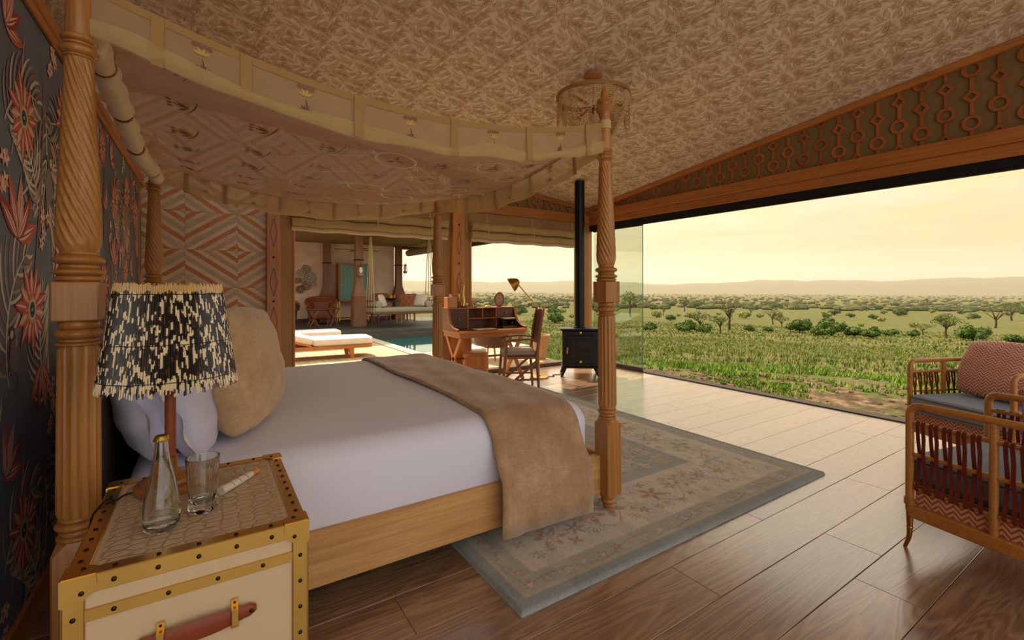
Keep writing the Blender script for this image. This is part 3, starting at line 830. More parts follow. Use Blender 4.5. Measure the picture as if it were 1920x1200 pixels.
# ---- throw across the foot of the bed
m = MB(); yo0, yo1 = 1.962, 4.60
def runner_path(n_top=26):
    P = [(yo0, .10), (yo0 - .004, .2), (yo0 - .004, .3), (yo0 + .004, .37), (yo0 + .045, .44), (yo0 + .075, .52)]
    for k in range(1, 9): a = R(90 * k / 8); P.append((my0 - .014 + .13 * (1 - math.cos(a)) , MZ1 - .125 + .135 * math.sin(a)))
    P = [p for i, p in enumerate(P)]
    ymid = (yo0 + yo1) / 2; a = P[-1]
    for k in range(1, n_top): y_ = a[0] + (2 * ymid - 2 * a[0]) * k / n_top; P.append((y_, a[1] + .010 * math.sin(math.pi * k / n_top)))
    base = P[:14]; P += [(2 * ymid - p[0], p[1]) for p in base[::-1]]
    return P
rp = runner_path(); x0, x1 = 1.22, 1.80; nx = 16; vs = []
rg = random.Random(4)
for j, (yy, zz) in enumerate(rp):
    for i in range(nx + 1):
        t = i / nx; x = x0 + (x1 - x0) * t + .012 * math.sin(j * .35 + 1)
        hang = max(0, min(1, (.5 - zz) / .35)); dy = (.010 * math.sin(t * 7 + 1.0) + .006 * math.sin(t * 15)) * hang
        dz = (.0025 * math.sin(j * .8 + t * 9) + .0025 * math.sin(t * 17 - j * .5)) * (1 - hang)
        vs.append((x + (.02 * hang * (t - .5)), yy - abs(dy) * (1 if j < len(rp) / 2 else -1), zz + dz + (-.015 * t * hang if hang > .9 else 0)))
w = nx + 1
m.add(vs, [(j * w + i, j * w + i + 1, (j + 1) * w + i + 1, (j + 1) * w + i) for j in range(len(rp) - 1) for i in range(nx)])
mm, nt, b, out_ = newmat('taupe_velvet')
v = coord(nt, (1, 1, 1)); v2 = coord(nt, (1, 9, 9)); v3 = coord(nt, (9, 1, 1))
nn = mixc(nt, .5, noise(nt, 4, 6, .7, v), mixc(nt, .5, noise(nt, 22, 4, .7, v2), noise(nt, 22, 4, .7, v3)))
nt.links.new(ramp(nt, nn, [(.36, '#93704f'), (.5, '#ab8865'), (.64, '#c6a887')]), b.inputs['Base Color']); b.inputs['Roughness'].default_value = .85; b.inputs['Sheen Weight'].default_value = .35
bump(nt, b, nn, .25, .01); VELVET = mm
thr = m.build('bed_throw', VELVET, None, angle=80)
sm = thr.modifiers.new('thick', 'SOLIDIFY'); sm.thickness = .012; sm.offset = 1
tag(thr, 'taupe velvet throw laid across the foot of the bed', 'throw')

# ---- pillows
def pillow_mesh(name, w, h, t, mat, n=22, pin=.10, wr=.006, seed=0, fl=0.0):
    """pillow standing in the y-z plane (w along y, h along z), thickness t along x, base at z=0"""
    rg = random.Random(seed); ph = [rg.uniform(0, 6) for _ in range(5)]; m = MB()
    def side(sg):
        def fn(u, v):
            a, b = 2 * u - 1, 2 * v - 1
            edge = (1 - abs(a) ** 2.6) * (1 - abs(b) ** 2.6); th = max(0, edge) ** .55
            # pinched edges between puffed corners
            y = a * w / 2 * (1 - pin * (1 - b * b) * abs(a) ** 3 * -.3 - pin * .6 * abs(a) ** 6 * (b * b)); z = b * h / 2 * (1 - pin * .6 * abs(b) ** 6 * (a * a))
            wv = wr * (math.sin(9 * a + ph[0] + 5 * b) + math.sin(13 * b + ph[1] - 3 * a)) * (1 - edge * .6) * (1 if edge > 0 else 0)
            return (sg * (t / 2 * th) + wv * (th > .05), y, z + h / 2)
        return fn
    m.grid(n, n, side(1)); m.grid(n, n, side(-1))
    me = m.mesh(name, mat, angle=None); 
    import bmesh
    bm = bmesh.new(); bm.from_mesh(me); bmesh.ops.remove_doubles(bm, verts=bm.verts, dist=.0008); bmesh.ops.recalc_face_normals(bm, faces=bm.faces); bm.to_mesh(me); bm.free(); me.shade_smooth()
    return me


def flange_mesh(name, w, h, mat, fw=.045):
    m = MB(); N = 96
    def rect(t, e):
        t = (t % 1) * 4; k = int(t); f = t - k; a = w / 2 + e; b = h / 2 + e
        y, z = [(-a + 2 * a * f, -b), (a, -b + 2 * b * f), (a - 2 * a * f, b), (-a, b - 2 * b * f)][k]; return y, z
    vs = []
    for i in range(N):
        y0, z0 = rect(i / N, -.02); y1, z1 = rect(i / N, fw); wv = .012 * math.sin(i * .9) + .008 * math.sin(i * .37)
        vs += [(-.004, y0, z0 + h / 2), (wv, y1, z1 + h / 2)]
    fs = [(2 * i, 2 * i + 1, (2 * i + 3) % (2 * N), (2 * i + 2) % (2 * N)) for i in range(N)]
    m.add(vs, fs); return m.mesh(name, mat, angle=80, recalc=False)


PW = plain('lavender_pillow_cotton', '#d2d2ea', .75, sheen=.15, bmp=.12, bs=7)
FW = plain('white_flange_cotton', '#e9e8f2', .75)
pm = pillow_mesh('sleeping_pillow', .78, .50, .24, PW, seed=2); fm = flange_mesh('flange', .78, .50, FW)
for (x, y, tl, rz, lab) in ((-.165, 2.58, -14, 3, 'lavender white pillow with white flange leaning against the headboard'),
                            (.00, 2.54, -18, -4, 'lavender white pillow with white flange between the back pillow and the beige cushion')):
    o = tag(link('sleeping_pillow', pm, None, (x, y, .665), (0, R(tl), R(rz))), lab, 'pillow', 'white pillows on the bed')
    f_ = link('flange', fm, o)
for (x, y, tl, rz) in ((-.165, 3.92, -14, -2), (.00, 3.90, -18, 2)):
    o = tag(link('sleeping_pillow', pm, None, (x, y, .665), (0, R(tl), R(rz))), 'lavender white pillow on the far side of the bed behind the beige cushion', 'pillow', 'far white pillows on the bed')
    link('flange', fm, o)
m2, nt, b, out_ = newmat('beige_velvet'); v = coord(nt, (1, 1, 1)); v2 = coord(nt, (6, 6, 1)); v3 = coord(nt, (1, 1, 8))
nn = mixc(nt, .5, noise(nt, 6, 5, .7, v), mixc(nt, .5, noise(nt, 20, 4, .7, v2), noise(nt, 20, 4, .7, v3)))
nt.links.new(ramp(nt, nn, [(.35, '#a5825c'), (.5, '#bd9b74'), (.65, '#cfb18c')]), b.inputs['Base Color']); b.inputs['Roughness'].default_value = .85; b.inputs['Sheen Weight'].default_value = .3; bump(nt, b, nn, .2)
cm2 = pillow_mesh('velvet_cushion', .62, .58, .27, m2, seed=5, pin=.16, wr=.008)
tag(link('velvet_cushion', cm2, None, (.195, 2.57, .685), (0, R(-9), R(-22))), 'plump beige velvet cushion propped in front of the white pillows', 'cushion')

# ================================================================ canopy hung from the posts
can = thing('bed_canopy', 'sheer cream embroidered canopy sagging between the bed posts', 'canopy', ((BX0 + BX1) / 2, (BY0 + BY1) / 2, 2.0))
co = Vector((-(BX0 + BX1) / 2, -(BY0 + BY1) / 2, -2.0))
SHEER = sheer('sheer_cream_voile', S('#e6c6ac'), .66, tl=.45)
VAL = sheer('sheer_valance_voile', S('#e2c79a'), .58, tl=.5)
HEM = sheer('doubled_hem_voile', S('#e6cf98'), .78, tl=.5)
TAPE = plain('khaki_tape', '#a8834f', .85, bmp=.1, bs=300)
PTS = 2.335; HV = .165
def sag(t, d=.19): return -d * (1 - (2 * t - 1) ** 2)
XA, XB, YA, YB = BX0 + .03, BX1 - .03, BY0, BY1
def rim(x, y):
    """height of the ribbon line / roof sheet; sags along every side and more in the middle"""
    u = (x - XA) / (XB - XA); v = (y - YA) / (YB - YA)
    return PTS + .5 * (sag(u, .185) * (1) + sag(v, .16) * 1) + .5 * (sag(u, .185) * (1 - 4 * v * (1 - v) * .3) + sag(v, .16) * (1 - 4 * u * (1 - u) * .3)) if 0 < u < 1 and 0 < v < 1 else PTS + sag(min(max(u, 0), 1), .185) + sag(min(max(v, 0), 1), .16)
m = MB(); rg = random.Random(9)
def roofpt(u, v):
    x = XA + (XB - XA) * u; y = YA + (YB - YA) * v
    fold = .006 * math.sin(u * 26 + v * 9) * (1 - abs(2 * v - 1)) + .004 * math.sin(v * 31 + u * 5)
    return Vector((x, y, rim(x, y) - .01 + fold)) + co
m.grid(48, 40, roofpt); m.build('roof_sheet', SHEER, can, angle=80)
def side_pt(side, t, dz, puff=0.0):
    x, y = {'near': (XA + (XB - XA) * t, YA), 'far': (XA + (XB - XA) * t, YB), 'foot': (XB, YA + (YB - YA) * t), 'head': (XA, YA + (YB - YA) * t)}[side]
    n_ = {'near': (0, -1), 'far': (0, 1), 'foot': (1, 0), 'head': (-1, 0)}[side]
    return Vector((x + n_[0] * puff, y + n_[1] * puff, rim(x, y) + dz)) + co
for side in ('near', 'far', 'foot'):
    m = MB()
    def vp(u, v, side=side):
        rip = .010 * math.sin(u * 40 + 1) * v + .012 * math.sin(u * 13) * v
        scal = .006 * math.sin(u * 5 * 2 * math.pi) * v
        return side_pt(side, u, -HV * v + scal, .006 + rip)
    m.grid(80, 6, vp); m.build('valance', VAL, can, angle=80)
    m = MB()
    def hp(u, v, side=side):
        rip = .010 * math.sin(u * 40 + 1) + .012 * math.sin(u * 13); scal = .006 * math.sin(u * 5 * 2 * math.pi)
        return side_pt(side, u, -HV + scal + .052 * (1 - v) * (1 + .3 * math.sin(u * 21)) + .002, .013 + rip + .012 * math.sin(math.pi * v))
    m.grid(80, 4, hp); m.build('hem', HEM, can, angle=80)
    m = MB()
    for t0 in range(40):
        a, b_ = side_pt(side, t0 / 40, .012, .010), side_pt(side, (t0 + 1) / 40, .012, .010); a2, b2 = side_pt(side, t0 / 40, -.016, .010), side_pt(side, (t0 + 1) / 40, -.016, .010)
        m.add([a, b_, b2, a2], [(0, 1, 2, 3)])
    rb = m.build('ribbon', TAPE, can, angle=80, recalc=False)
    for t0 in ((.075, .19, .37, .565, .755, .935) if side != 'foot' else (.12, .32, .52, .72, .90)):
        m = MB(); wd = .018
        pts = []
        for k in range(7):
            f_ = k / 6; pts.append((side_pt(side, t0 - wd / 2.3, .01 - (HV + .014) * f_, .016 + .010 * math.sin(t0 * 40 + 1) * f_ + .012 * f_), side_pt(side, t0 + wd / 2.3, .01 - (HV + .014) * f_, .016 + .012 * f_)))
        m.add([p for q_ in pts for p in q_], [(2 * k, 2 * k + 1, 2 * k + 3, 2 * k + 2) for k in range(6)])
        m.build('tie_tape', TAPE, can, recalc=False, angle=80)
# cloth cuffs round the posts
cf = MB().lathe([(.0365, 0), (.0375, .02), (.037, .05)], 20).mesh('post_cuff', plain('cream_webbing', '#c9ab78', .8))
for (x, y) in ((BX0, BY0), (BX1 - .028, BY0), (BX0, BY1), (BX1, BY1)): link('post_cuff', cf, can, (x + co.x, y + co.y, PTS - .03 + co.z))
# rolled curtain at the head end
m = MB(); pts = []; rs = []
for k in range(46):
    t = k / 45; y = BY0 + .07 + (BY1 - BY0 - .14) * t; pts.append(Vector((BX0 + .02, y, 2.185 + .05 * (sag(t, .5) / .5) + .02 * math.sin(t * 9))) + co)
    rs.append(.044 + .006 * math.sin(k * 1.7) - (.012 if k % 9 == 4 else 0))
m.tube(pts, rs, 14); rc = m.build('rolled_curtain', plain('ivory_silk', '#ead2a8', .6, var=.1, vs=9, bmp=.35, bs=14, sheen=.2), can, angle=80)
for k in (4, 13, 22, 31, 40):
    m = MB(); p = pts[k]; m.tube([(p.x + .037 * math.cos(a), p.y, p.z + .037 * math.sin(a)) for a in [2 * math.pi * j / 12 for j in range(12)]], .005, 6, closed=True)
    m.build('curtain_tie', BRASS_DULL, rc)
    m = MB(); m.bar((p.x + .03, p.y, p.z + .03), (p.x + .04, p.y, rim(BX0 + .05, p.y - co.y) + co.z), .014, .003); m.build('curtain_strap', TAPE, rc)
# embroidery
E2 = []; ge = (S('#8a5a3a'), S('#c9a24e'), S('#6b4a34'), S('#e6d3a8'))
def sprig(out, s=1.0):
    for k in range(5): leaf2((0, 0), .6 + k * .5, .07 * s, .016 * s, ge[k % 3], out, .3)
    for k in range(3): disc2((.03 * s * (k - 1), .075 * s), .010 * s, ge[0], out, 8)
    stroke(curve2((-.08 * s, -.03 * s), .1, .16 * s, .5), .006 * s, ge[2], out)
def oval(out, s=1.0):
    pts = [(.09 * s * math.cos(a), .06 * s * math.sin(a)) for a in [2 * math.pi * k / 18 for k in range(19)]]
    for k in range(18): out.append(([pts[k], pts[k + 1], (pts[k + 1][0] * .88, pts[k + 1][1] * .88), (pts[k][0] * .88, pts[k][1] * .88)], ge[3]))
    for k in range(6): leaf2((0, 0), k * 1.05, .04 * s, .014 * s, ge[k % 2], out, .3, 3)
    for sg in (-1, 1):
        for k in range(4): stroke(curve2((sg * .09 * s, 0), (0 if sg > 0 else math.pi) + (k - 1.5) * .5, .05 * s, sg * .9), .006 * s, ge[3], out)
m = MB()
def put_roof(poly, cx, cy, ang, lift):
    ca, sa = math.cos(ang), math.sin(ang); P = []
    for a, b_ in poly:
        x, y = cx + a * ca - b_ * sa, cy + a * sa + b_ * ca
        u = (x - XA) / (XB - XA); v = (y - YA) / (YB - YA); p = roofpt(u, v); P.append((p.x, p.y, p.z - .002 - lift))
    return P
sp, ov = [], []; sprig(sp); oval(ov, 1.5)
for i, x in enumerate([XA + .25 + .32 * k for k in range(7)]):
    for j, y in enumerate([YA + .22 + .30 * k for k in range(8)]):
        src = ov if (i >= 3 and (i + j) % 2 == 0) else sp
        for k, (poly, c) in enumerate(src): m.add(put_roof(poly, x, y, R(90) if src is sp else R(20), k * 2e-5), [tuple(range(len(poly)))], c)
for (cx, cy, rr) in ((1.0, 3.28, .55), (1.0, 3.28, .85), (1.55, 2.7, .3), (1.5, 3.9, .3)):
    n = 60
    for k in range(n):
        if (k // 6) % 2: continue
        q_ = [(cx + r_ * math.cos(2 * math.pi * kk / n), cy + r_ * .9 * math.sin(2 * math.pi * kk / n)) for kk, r_ in ((k, rr), (k + 1, rr), (k + 1, rr + .007), (k, rr + .007))]
        m.add(put_roof(q_, 0, 0, 0, 0), [(0, 1, 2, 3)], ge[3])
tag(m.build('roof_embroidery', vcol('embroidery', .6), can, colors=True, recalc=False, angle=None), kind='stuff')
spv = []
for k in range(4): disc2((-.024 + .016 * k, -.028), .009, ge[0], spv, 7)
for k in range(4): leaf2((0, -.06), .4 + k * .8, .03, .010, ge[1], spv, .3, 3)
stroke([(0, -.075), (.006, -.10), (-.004, -.125)], .006, ge[2], spv)
for k in range(5): leaf2((0, -.12), .3 + k * .65, .026, .010, (ge[0], ge[2])[k % 2], spv, .2, 3)
m = MB()
for side in ('near', 'far', 'foot'):
    for t0 in (.28, .47, .66, .85, .13) if side != 'foot' else (.22, .42, .62, .81):
        L_ = (XB - XA) if side != 'foot' else (YB - YA)
        for k, (poly, c) in enumerate(spv):
            m.add([side_pt(side, t0 + a / L_, b_, .012 + .010 * math.sin((t0 + a / L_) * 40 + 1) * (-b_ / HV) + .012 * math.sin((t0 + a / L_) * 13) * (-b_ / HV) + k * 1e-5) for a, b_ in poly], [tuple(range(len(poly)))], c)
tag(m.build('valance_embroidery', vcol('embroidery', .6), can, colors=True, recalc=False, angle=None), kind='stuff')
# ================================================================ trunk nightstand
ns = thing('trunk_nightstand', 'cream embossed leather trunk nightstand with riveted brass edges', 'nightstand', (-.018, 1.632, 0))
NX, NY, NZ = .24, .298, .73
mm, nt, b, out_ = newmat('cream_croc_leather')
v = coord(nt, (26, 40, 26)); vo = nt.nodes.new('ShaderNodeTexVoronoi'); vo.feature = 'DISTANCE_TO_EDGE'; vo.inputs['Randomness'].default_value = .55; vo.inputs['Scale'].default_value = 1
wv = nt.nodes.new('ShaderNodeVectorMath'); wv.operation = 'ADD'; nt.links.new(v, wv.inputs[0])
nw = nt.nodes.new('ShaderNodeTexNoise'); nw.inputs['Scale'].default_value = 5; nt.links.new(coord(nt), nw.inputs['Vector']); nt.links.new(nw.outputs['Color'], wv.inputs[1]); nt.links.new(wv.outputs[0], vo.inputs['Vector'])
rr = ramp(nt, vo.outputs['Distance'], [(.0, (0, 0, 0)), (.14, (1, 1, 1))])
nt.links.new(mixc(nt, rr, '#b3977a', '#cbb190'), b.inputs['Base Color']); b.inputs['Roughness'].default_value = .32; bump(nt, b, rr, .55, .004); CROC = mm
VELLUM = plain('cream_vellum', '#d6bd9a', .42, var=.05, vs=5, bmp=.12, bs=22)
m = MB(); m.box(-NX + .004, NX - .004, -NY + .004, NY - .004, .03, NZ - .004, .004); m.build('body', VELLUM, ns)
m = MB(); m.box(-NX + .05, NX - .05, -NY + .04, NY - .04, NZ - .006, NZ - .001); m.build('top_panel', CROC, ns)
for (fx, fy) in ((-1, -1), (1, -1), (-1, 1), (1, 1)):
    m = MB(); m.lathe([(.018, 0), (.022, .01), (.02, .031)], 14, fx * (NX - .04), fy * (NY - .04)); m.build('foot', RIVET, ns)
def brass(x0, x1, y0, y1, z0, z1, b_=.002): m = MB(); m.box(x0, x1, y0, y1, z0, z1, b_); return m.build('brass_trim', BRASS, ns)
e = .038
for s_ in (-1, 1):                                       # top edges: flat band and turned-down band
    brass(-NX, NX, s_ * NY - (e if s_ > 0 else 0), s_ * NY + (e if s_ < 0 else 0), NZ - .003, NZ + .0015)
    brass(s_ * NX - (e if s_ > 0 else 0), s_ * NX + (e if s_ < 0 else 0), -NY, NY, NZ - .003, NZ + .0016)
    brass(-NX, NX, s_ * NY - .003 * (s_ > 0), s_ * NY + .003 * (s_ < 0), NZ - e, NZ)
    brass(s_ * NX - .003 * (s_ > 0), s_ * NX + .003 * (s_ < 0), -NY, NY, NZ - e, NZ)
    for t_ in (-1, 1):                                   # uprights
        x = s_ * NX; y = t_ * NY
        brass(x - (.037 if s_ > 0 else 0), x + (.037 if s_ < 0 else 0), y - .003, y + .003, .03, NZ - .01)
        brass(x - .003, x + .003, y - (.037 if t_ > 0 else 0), y + (.037 if t_ < 0 else 0), .03, NZ - .01)
brass(-NX + .03, NX - .03, -NY - .0015, -NY + .004, NZ - .098, NZ - .072, .001)
brass(-NX + .03, NX - .03, -NY - .0015, -NY + .004, .06, .10, .001)
# corner shields
def shield(n=10):
    P = [(0, 0), (.062, 0)]
    for k in range(n + 1): a = R(70 - 160 * k / n); P.append((.046 + .018 * math.cos(a), .045 + .016 * math.sin(a)))
    return P
for (sx, sy) in ((-1, -1), (1, -1), (-1, 1), (1, 1)):
    m = MB(); c_ = .0042
    pl_ = [(0, 0), (.05, 0)] + [(.05 - .014 * (1 - math.cos(R(a))) , .026 + .026 * math.sin(R(a))) for a in range(-60, 181, 20)][1:] + [(0, .05)]
    pl_ = [(0, 0), (.056, 0), (.058, .022), (.052, .036), (.040, .044), (.030, .052), (.016, .056), (0, .054)]
    m.prism([(sx * (NX + .001 - a), sy * (NY + .001 - b_)) for a, b_ in pl_], NZ - .001, NZ + c_, 'z')
    m.prism([(sx * (NX + .001 - a), NZ + .002 - b_ * 1.05) for a, b_ in pl_], sy * (NY - .001), sy * (NY + .0045), 'y')
    m.prism([(sy * (NY + .001 - a), NZ + .002 - b_ * 1.05) for a, b_ in pl_], sx * (NX - .001), sx * (NX + .0045), 'x')
    m.build('corner_cap', BRASS, ns)
riv = MB().lathe([(.0052, 0), (.0050, .0014), (.0034, .003), (.001, .0036)], 10).mesh('rivet', RIVET)
def rv(x, y, z, face):
    rot = {'top': (0, 0, 0), 'front': (R(90), 0, 0), 'right': (0, R(90), 0), 'left': (0, R(-90), 0)}[face]; link('rivet', riv, ns, (x, y, z), rot)
for k in range(5):
    x = -NX + .085 + k * (2 * NX - .17) / 4
    rv(x, -NY - .001, NZ - .02, 'front'); rv(x, -NY + .018, NZ + .0015, 'top'); rv(x, NY - .018, NZ + .0015, 'top')
for k in range(4): rv(-NX + .095 + k * (2 * NX - .19) / 3 - .01, -NY - .0015, NZ - .085, 'front')
for s_ in (-1, 1):
    for k in range(9): rv(s_ * (NX - .018), -NY + .075 + k * (2 * NY - .15) / 8, NZ + .0015, 'top')
    rv(s_ * (NX - .03), -NY + .03, NZ + .0035, 'top'); rv(s_ * (NX - .032), -NY - .0045, NZ - .032, 'front'); rv(s_ * (NX - .03), NY - .03, NZ + .0035, 'top')
    for k in range(9): rv(s_ * (NX - .018), -NY - .003, NZ - .085 - k * .068, 'front')
for k in range(9): rv(NX + .003, -NY + .018, NZ - .085 - k * .068, 'right')
# leather handle on the drawer front
LEATHER = plain('tan_saddle_leather', '#8a3f22', .45, var=.15, vs=9, bmp=.05, bs=120)
hz = NZ - .183
m = MB(); n = 18; vs = []
for i in range(n + 1):
    t = i / n; x = .120 * (2 * t - 1); d = .012 + .014 * math.sin(math.pi * t); ww = .012 + .012 * math.sin(math.pi * t) + .002 * (abs(2 * t - 1) > .8)
    if i in (0, n): ww = .008
    for (dy, dz) in ((-d, ww), (-d - .006, ww * .6), (-d - .006, -ww * .6), (-d, -ww)): vs.append((x, -NY + dy + .008, hz + dz))
m.add(vs, [(4 * i + k, 4 * i + (k + 1) % 4, 4 * i + 4 + (k + 1) % 4, 4 * i + 4 + k) for i in range(n) for k in range(4)] + [(0, 1, 2, 3), (4 * n + 3, 4 * n + 2, 4 * n + 1, 4 * n)])
hd = m.build('handle', LEATHER, ns, angle=50); hd['label'] = 'stitched tan leather handle'
for s_ in (-1, 1):
    m = MB(); x = s_ * .073; m.box(x - .0075, x + .0075, -NY - .026, -NY - .022, hz - .018, hz + .018, .001); m.box(x - .0075, x + .0075, -NY - .026, -NY, hz + .018, hz + .021); m.box(x - .0075, x + .0075, -NY - .026, -NY, hz - .021, hz - .018)
    m.box(x - .0075, x + .0075, -NY - .003, -NY, hz + .018, hz + .036); m.box(x - .0075, x + .0075, -NY - .003, -NY, hz - .036, hz - .018); m.build('handle_loop', BRASS, hd)
    link('rivet', riv, hd, (s_ * .109, -NY - .014, hz), (R(90), 0, 0))
    for zz in (.028, -.028): link('rivet', riv, hd, (x, -NY - .003, hz + zz), (R(90), 0, 0), (.6, .6, .6))

# ================================================================ table lamp with quill shade
LX, LY = -.098, 1.79
lamp = thing('table_lamp', 'table lamp with a speckled porcupine quill shade and leather stem', 'lamp', (LX, LY, NZ + .002))
m = MB(); m.lathe([(.088, 0), (.092, .006), (.092, .016), (.085, .022), (.066, .024), (.064, .034), (.055, .042), (.03, .045)], 36); m.build('base', wood('lamp_base_wood', '#96551f', '#bd7a3c', 'x', rough=.3), lamp)
m = MB(); m.lathe([(.019, .044), (.020, .05), (.0195, .09), (.021, .095), (.016, .098)], 24, rf=lambda r, z, a: r * (1 - .03 * abs(math.cos(8 * a)))); m.build('brass_collar', BRASS, lamp)
m = MB(); m.lathe([(.0145, .096), (.0145, .42)], 20); m.build('stem', LEATHER, lamp)
m = MB(); m.lathe([(.016, .42), (.018, .425), (.018, .47), (.012, .475)], 20); m.build('bulb_holder', BRASS, lamp)
m = MB(); m.lathe([(.010, .474), (.022, .50), (.029, .53), (.022, .555), (.006, .566)], 18); m.build('bulb', plain('opal_bulb', '#f4efe2', .25), lamp)
m = MB(); zr = .40
for k in range(3): a = k * 2.094; m.tube([(0, 0, .455), (math.cos(a) * .148, math.sin(a) * .148, .455)], .003, 6)
m.tube([(math.cos(2 * math.pi * k / 40) * .148, math.sin(2 * math.pi * k / 40) * .148, .455) for k in range(40)], .0022, 6, closed=True)
m.build('shade_spider', BLACK, lamp)
rq = random.Random(21); QN = [[rq.random() for _ in range(24)] for _ in range(180)]; NQ = 340; ZB, ZT, RB, RT = .322, .628, .176, .134
blk_, wht, brn, tan_ = S('#241c18'), S('#f0dcb6'), S('#5a3a24'), S('#dcb676')
m = MB()
for k in range(NQ):
    a = 2 * math.pi * k / NQ + rq.uniform(-.004, .004); lay = (k % 2) * .0016
    zt = ZT + rq.uniform(-.006, .006); zb = ZB + rq.uniform(-.012, .010); nseg = 26
    ts = [min(1, max(0, (i + rq.uniform(-.3, .3)) / nseg)) if 0 < i < nseg else i / nseg for i in range(nseg + 1)]
    dark = rq.random() < .6; pts = []; cols_ = []
    for i in range(nseg):
        tm = (ts[i] + ts[i + 1]) / 2
        if tm > .93: c = tan_
        else:
            g_ = QN[int(k / 1.9) % 179][int(tm * 19 + ((int(k / 1.9) * .37) % 1))]
            c = wht if (g_ < .29 + (.45 if tm < .10 else 0)) and rq.random() < .9 else (blk_ if rq.random() < .86 else brn)
        cols_.append(c)
    w_ = .0022
    ca, sa = math.cos(a), math.sin(a); vs = []
    for t_ in ts:
        z = zb + (zt - zb) * t_; r_ = RB + (RT - RB) * ((z - ZB) / (ZT - ZB)) + lay; ww = w_ * (.55 + .5 * math.sin(math.pi * min(1, .15 + .8 * t_)))
        for (du, dr) in ((-ww, 0), (0, ww), (ww, 0), (0, -ww)): vs.append((ca * (r_ + dr) - sa * du, sa * (r_ + dr) + ca * du, z))
    fs = []; cc = []
    for i in range(nseg):
        for q_ in range(4): m.add([], [], None)
    o_ = len(m.v); m.v += vs
    for i in range(nseg):
        for q_ in range(4): m.f.append((o_ + 4 * i + q_, o_ + 4 * i + (q_ + 1) % 4, o_ + 4 * i + 4 + (q_ + 1) % 4, o_ + 4 * i + 4 + q_)); m.c.append(cols_[i])
sh = m.build('shade', vcol('porcupine_quill', .35, spec=.5), lamp, colors=True, recalc=True, angle=60); sh['kind'] = 'stuff'; sh['label'] = 'shade of black and white porcupine quills'
for zq in (.350, .455, .600):
    r_ = RB + (RT - RB) * ((zq - ZB) / (ZT - ZB)) + .0035; m = MB(); m.tube([(math.cos(2 * math.pi * k / 48) * r_, math.sin(2 * math.pi * k / 48) * r_, zq + .0008 * math.sin(k * 2.1)) for k in range(48)], .0011, 5, closed=True); m.build('shade_thread', BLACK, sh)
m = MB(); m.tube(spl([(-.088, -.01, .008), (-.11, -.02, .006), (-.125, -.05, .006), (-.14, -.02, .005), (-.156, -.06, .003), (-.172, -.10, -.03), (-.18, -.11, -.2), (-.19, -.05, -.5)], 5), .0028, 6); m.build('power_cord', BLACK, lamp)

# ================================================================ bottle, tumbler, wrapped pen
CLEAR = plain('clear_glass', '#f6fbfa', .0, trans=1, ior=1.5); WATER = plain('water', '#ffffff', 0, trans=1, ior=1.33)
bx, by = (.0, 1.52)
bt = thing('water_bottle', 'clear glass water bottle with a gold crown cap', 'bottle', (-.100, 1.495, NZ + .0005))
out_p = spl([(.034, .0), (.0385, .008), (.0400, .03), (.0405, .055), (.037, .085), (.030, .12), (.0215, .16), (.0165, .19), (.0145, .215), (.0135, .232)], 4)
in_p = spl([(.030, .010), (.0355, .018), (.0365, .05), (.033, .085), (.0265, .12), (.018, .16), (.0135, .19), (.0115, .215), (.0108, .230)], 4)
m = MB(); m.lathe(out_p + in_p[::-1], 40, cap=False); pr = [out_p[0], (.001, .001)]; m.lathe([(.0005, .003), out_p[0]], 40, cap=False); m.lathe([(.0005, .011), in_p[0]], 40, cap=False); m.build('bottle_glass', CLEAR, bt, angle=60)
wp = [(.0005, .0112)] + [(r - .0003, z) for r, z in in_p if z < .178]; wp.append((.0005, wp[-1][1])); m = MB(); m.lathe(wp, 40, cap=False); m.build('water_fill', WATER, bt, angle=60)
m = MB(); m.lathe([(.0165, .226), (.0172, .229), (.0155, .236), (.013, .240), (.002, .241)], 42, rf=lambda r, z, a: r * (1 + (.05 * math.cos(21 * a) if z < .230 else 0))); m.build('crown_cap', plain('gold_cap', '#a8893a', .35, .9), bt)
gl = thing('water_tumbler', 'tall clear cut glass tumbler beside the bottle', 'glass', (-.012, 1.548, NZ + .0005))
flute = lambda r, z, a: r * (1 + (.022 * math.cos(18 * a) if .045 < z < .14 else (.03 * math.cos(9 * a) if .006 < z <= .04 else 0)))
out_p = [(.028, 0), (.033, .004), (.0355, .015), (.0345, .03), (.032, .042), (.033, .052), (.0365, .09), (.039, .13), (.0405, .150), (.0405, .1515)]
in_p = [(.0002, .026), (.024, .028), (.029, .042), (.0305, .06), (.034, .09), (.0368, .13), (.0388, .150), (.0392, .1515)]
m = MB(); m.lathe([(.0002, .002)] + out_p + in_p[::-1], 72, cap=False, rf=flute); m.build('tumbler_glass', CLEAR, gl, angle=60)
pen = thing('wrapped_pen', 'pale wrapped pen with an orange tip lying on the trunk top', 'pen', (.082, 1.695, NZ + .012))
pen.rotation_euler = (0, 0, R(48))
m = MB(); m.M = Matrix.Rotation(R(90), 4, 'Y'); m.lathe([(.013, -.075), (.0135, -.07), (.0125, .0), (.0095, .055)], 20, rf=lambda r, z, a: r); m.build('paper_wrap', plain('white_wrap', '#dcd0c4', .6, bmp=.2, bs=60), pen)
m = MB(); m.M = Matrix.Rotation(R(90), 4, 'Y'); m.lathe([(.0088, .055), (.0085, .082), (.0078, .085)], 16); m.build('pen_tip', plain('orange_wood_tip', '#d9863c', .45), pen)
m = MB()
for k in range(3): m.tube([(-.05 + .03 * k + .016 * t_ / 12, .0131 * math.cos(t_ / 12 * 3.0 + .1), .0131 * math.sin(t_ / 12 * 3.0 + .1)) for t_ in range(13)], .0007, 4)
m.build('wrap_print', plain('brown_ink', '#6b3a34', .6), pen)

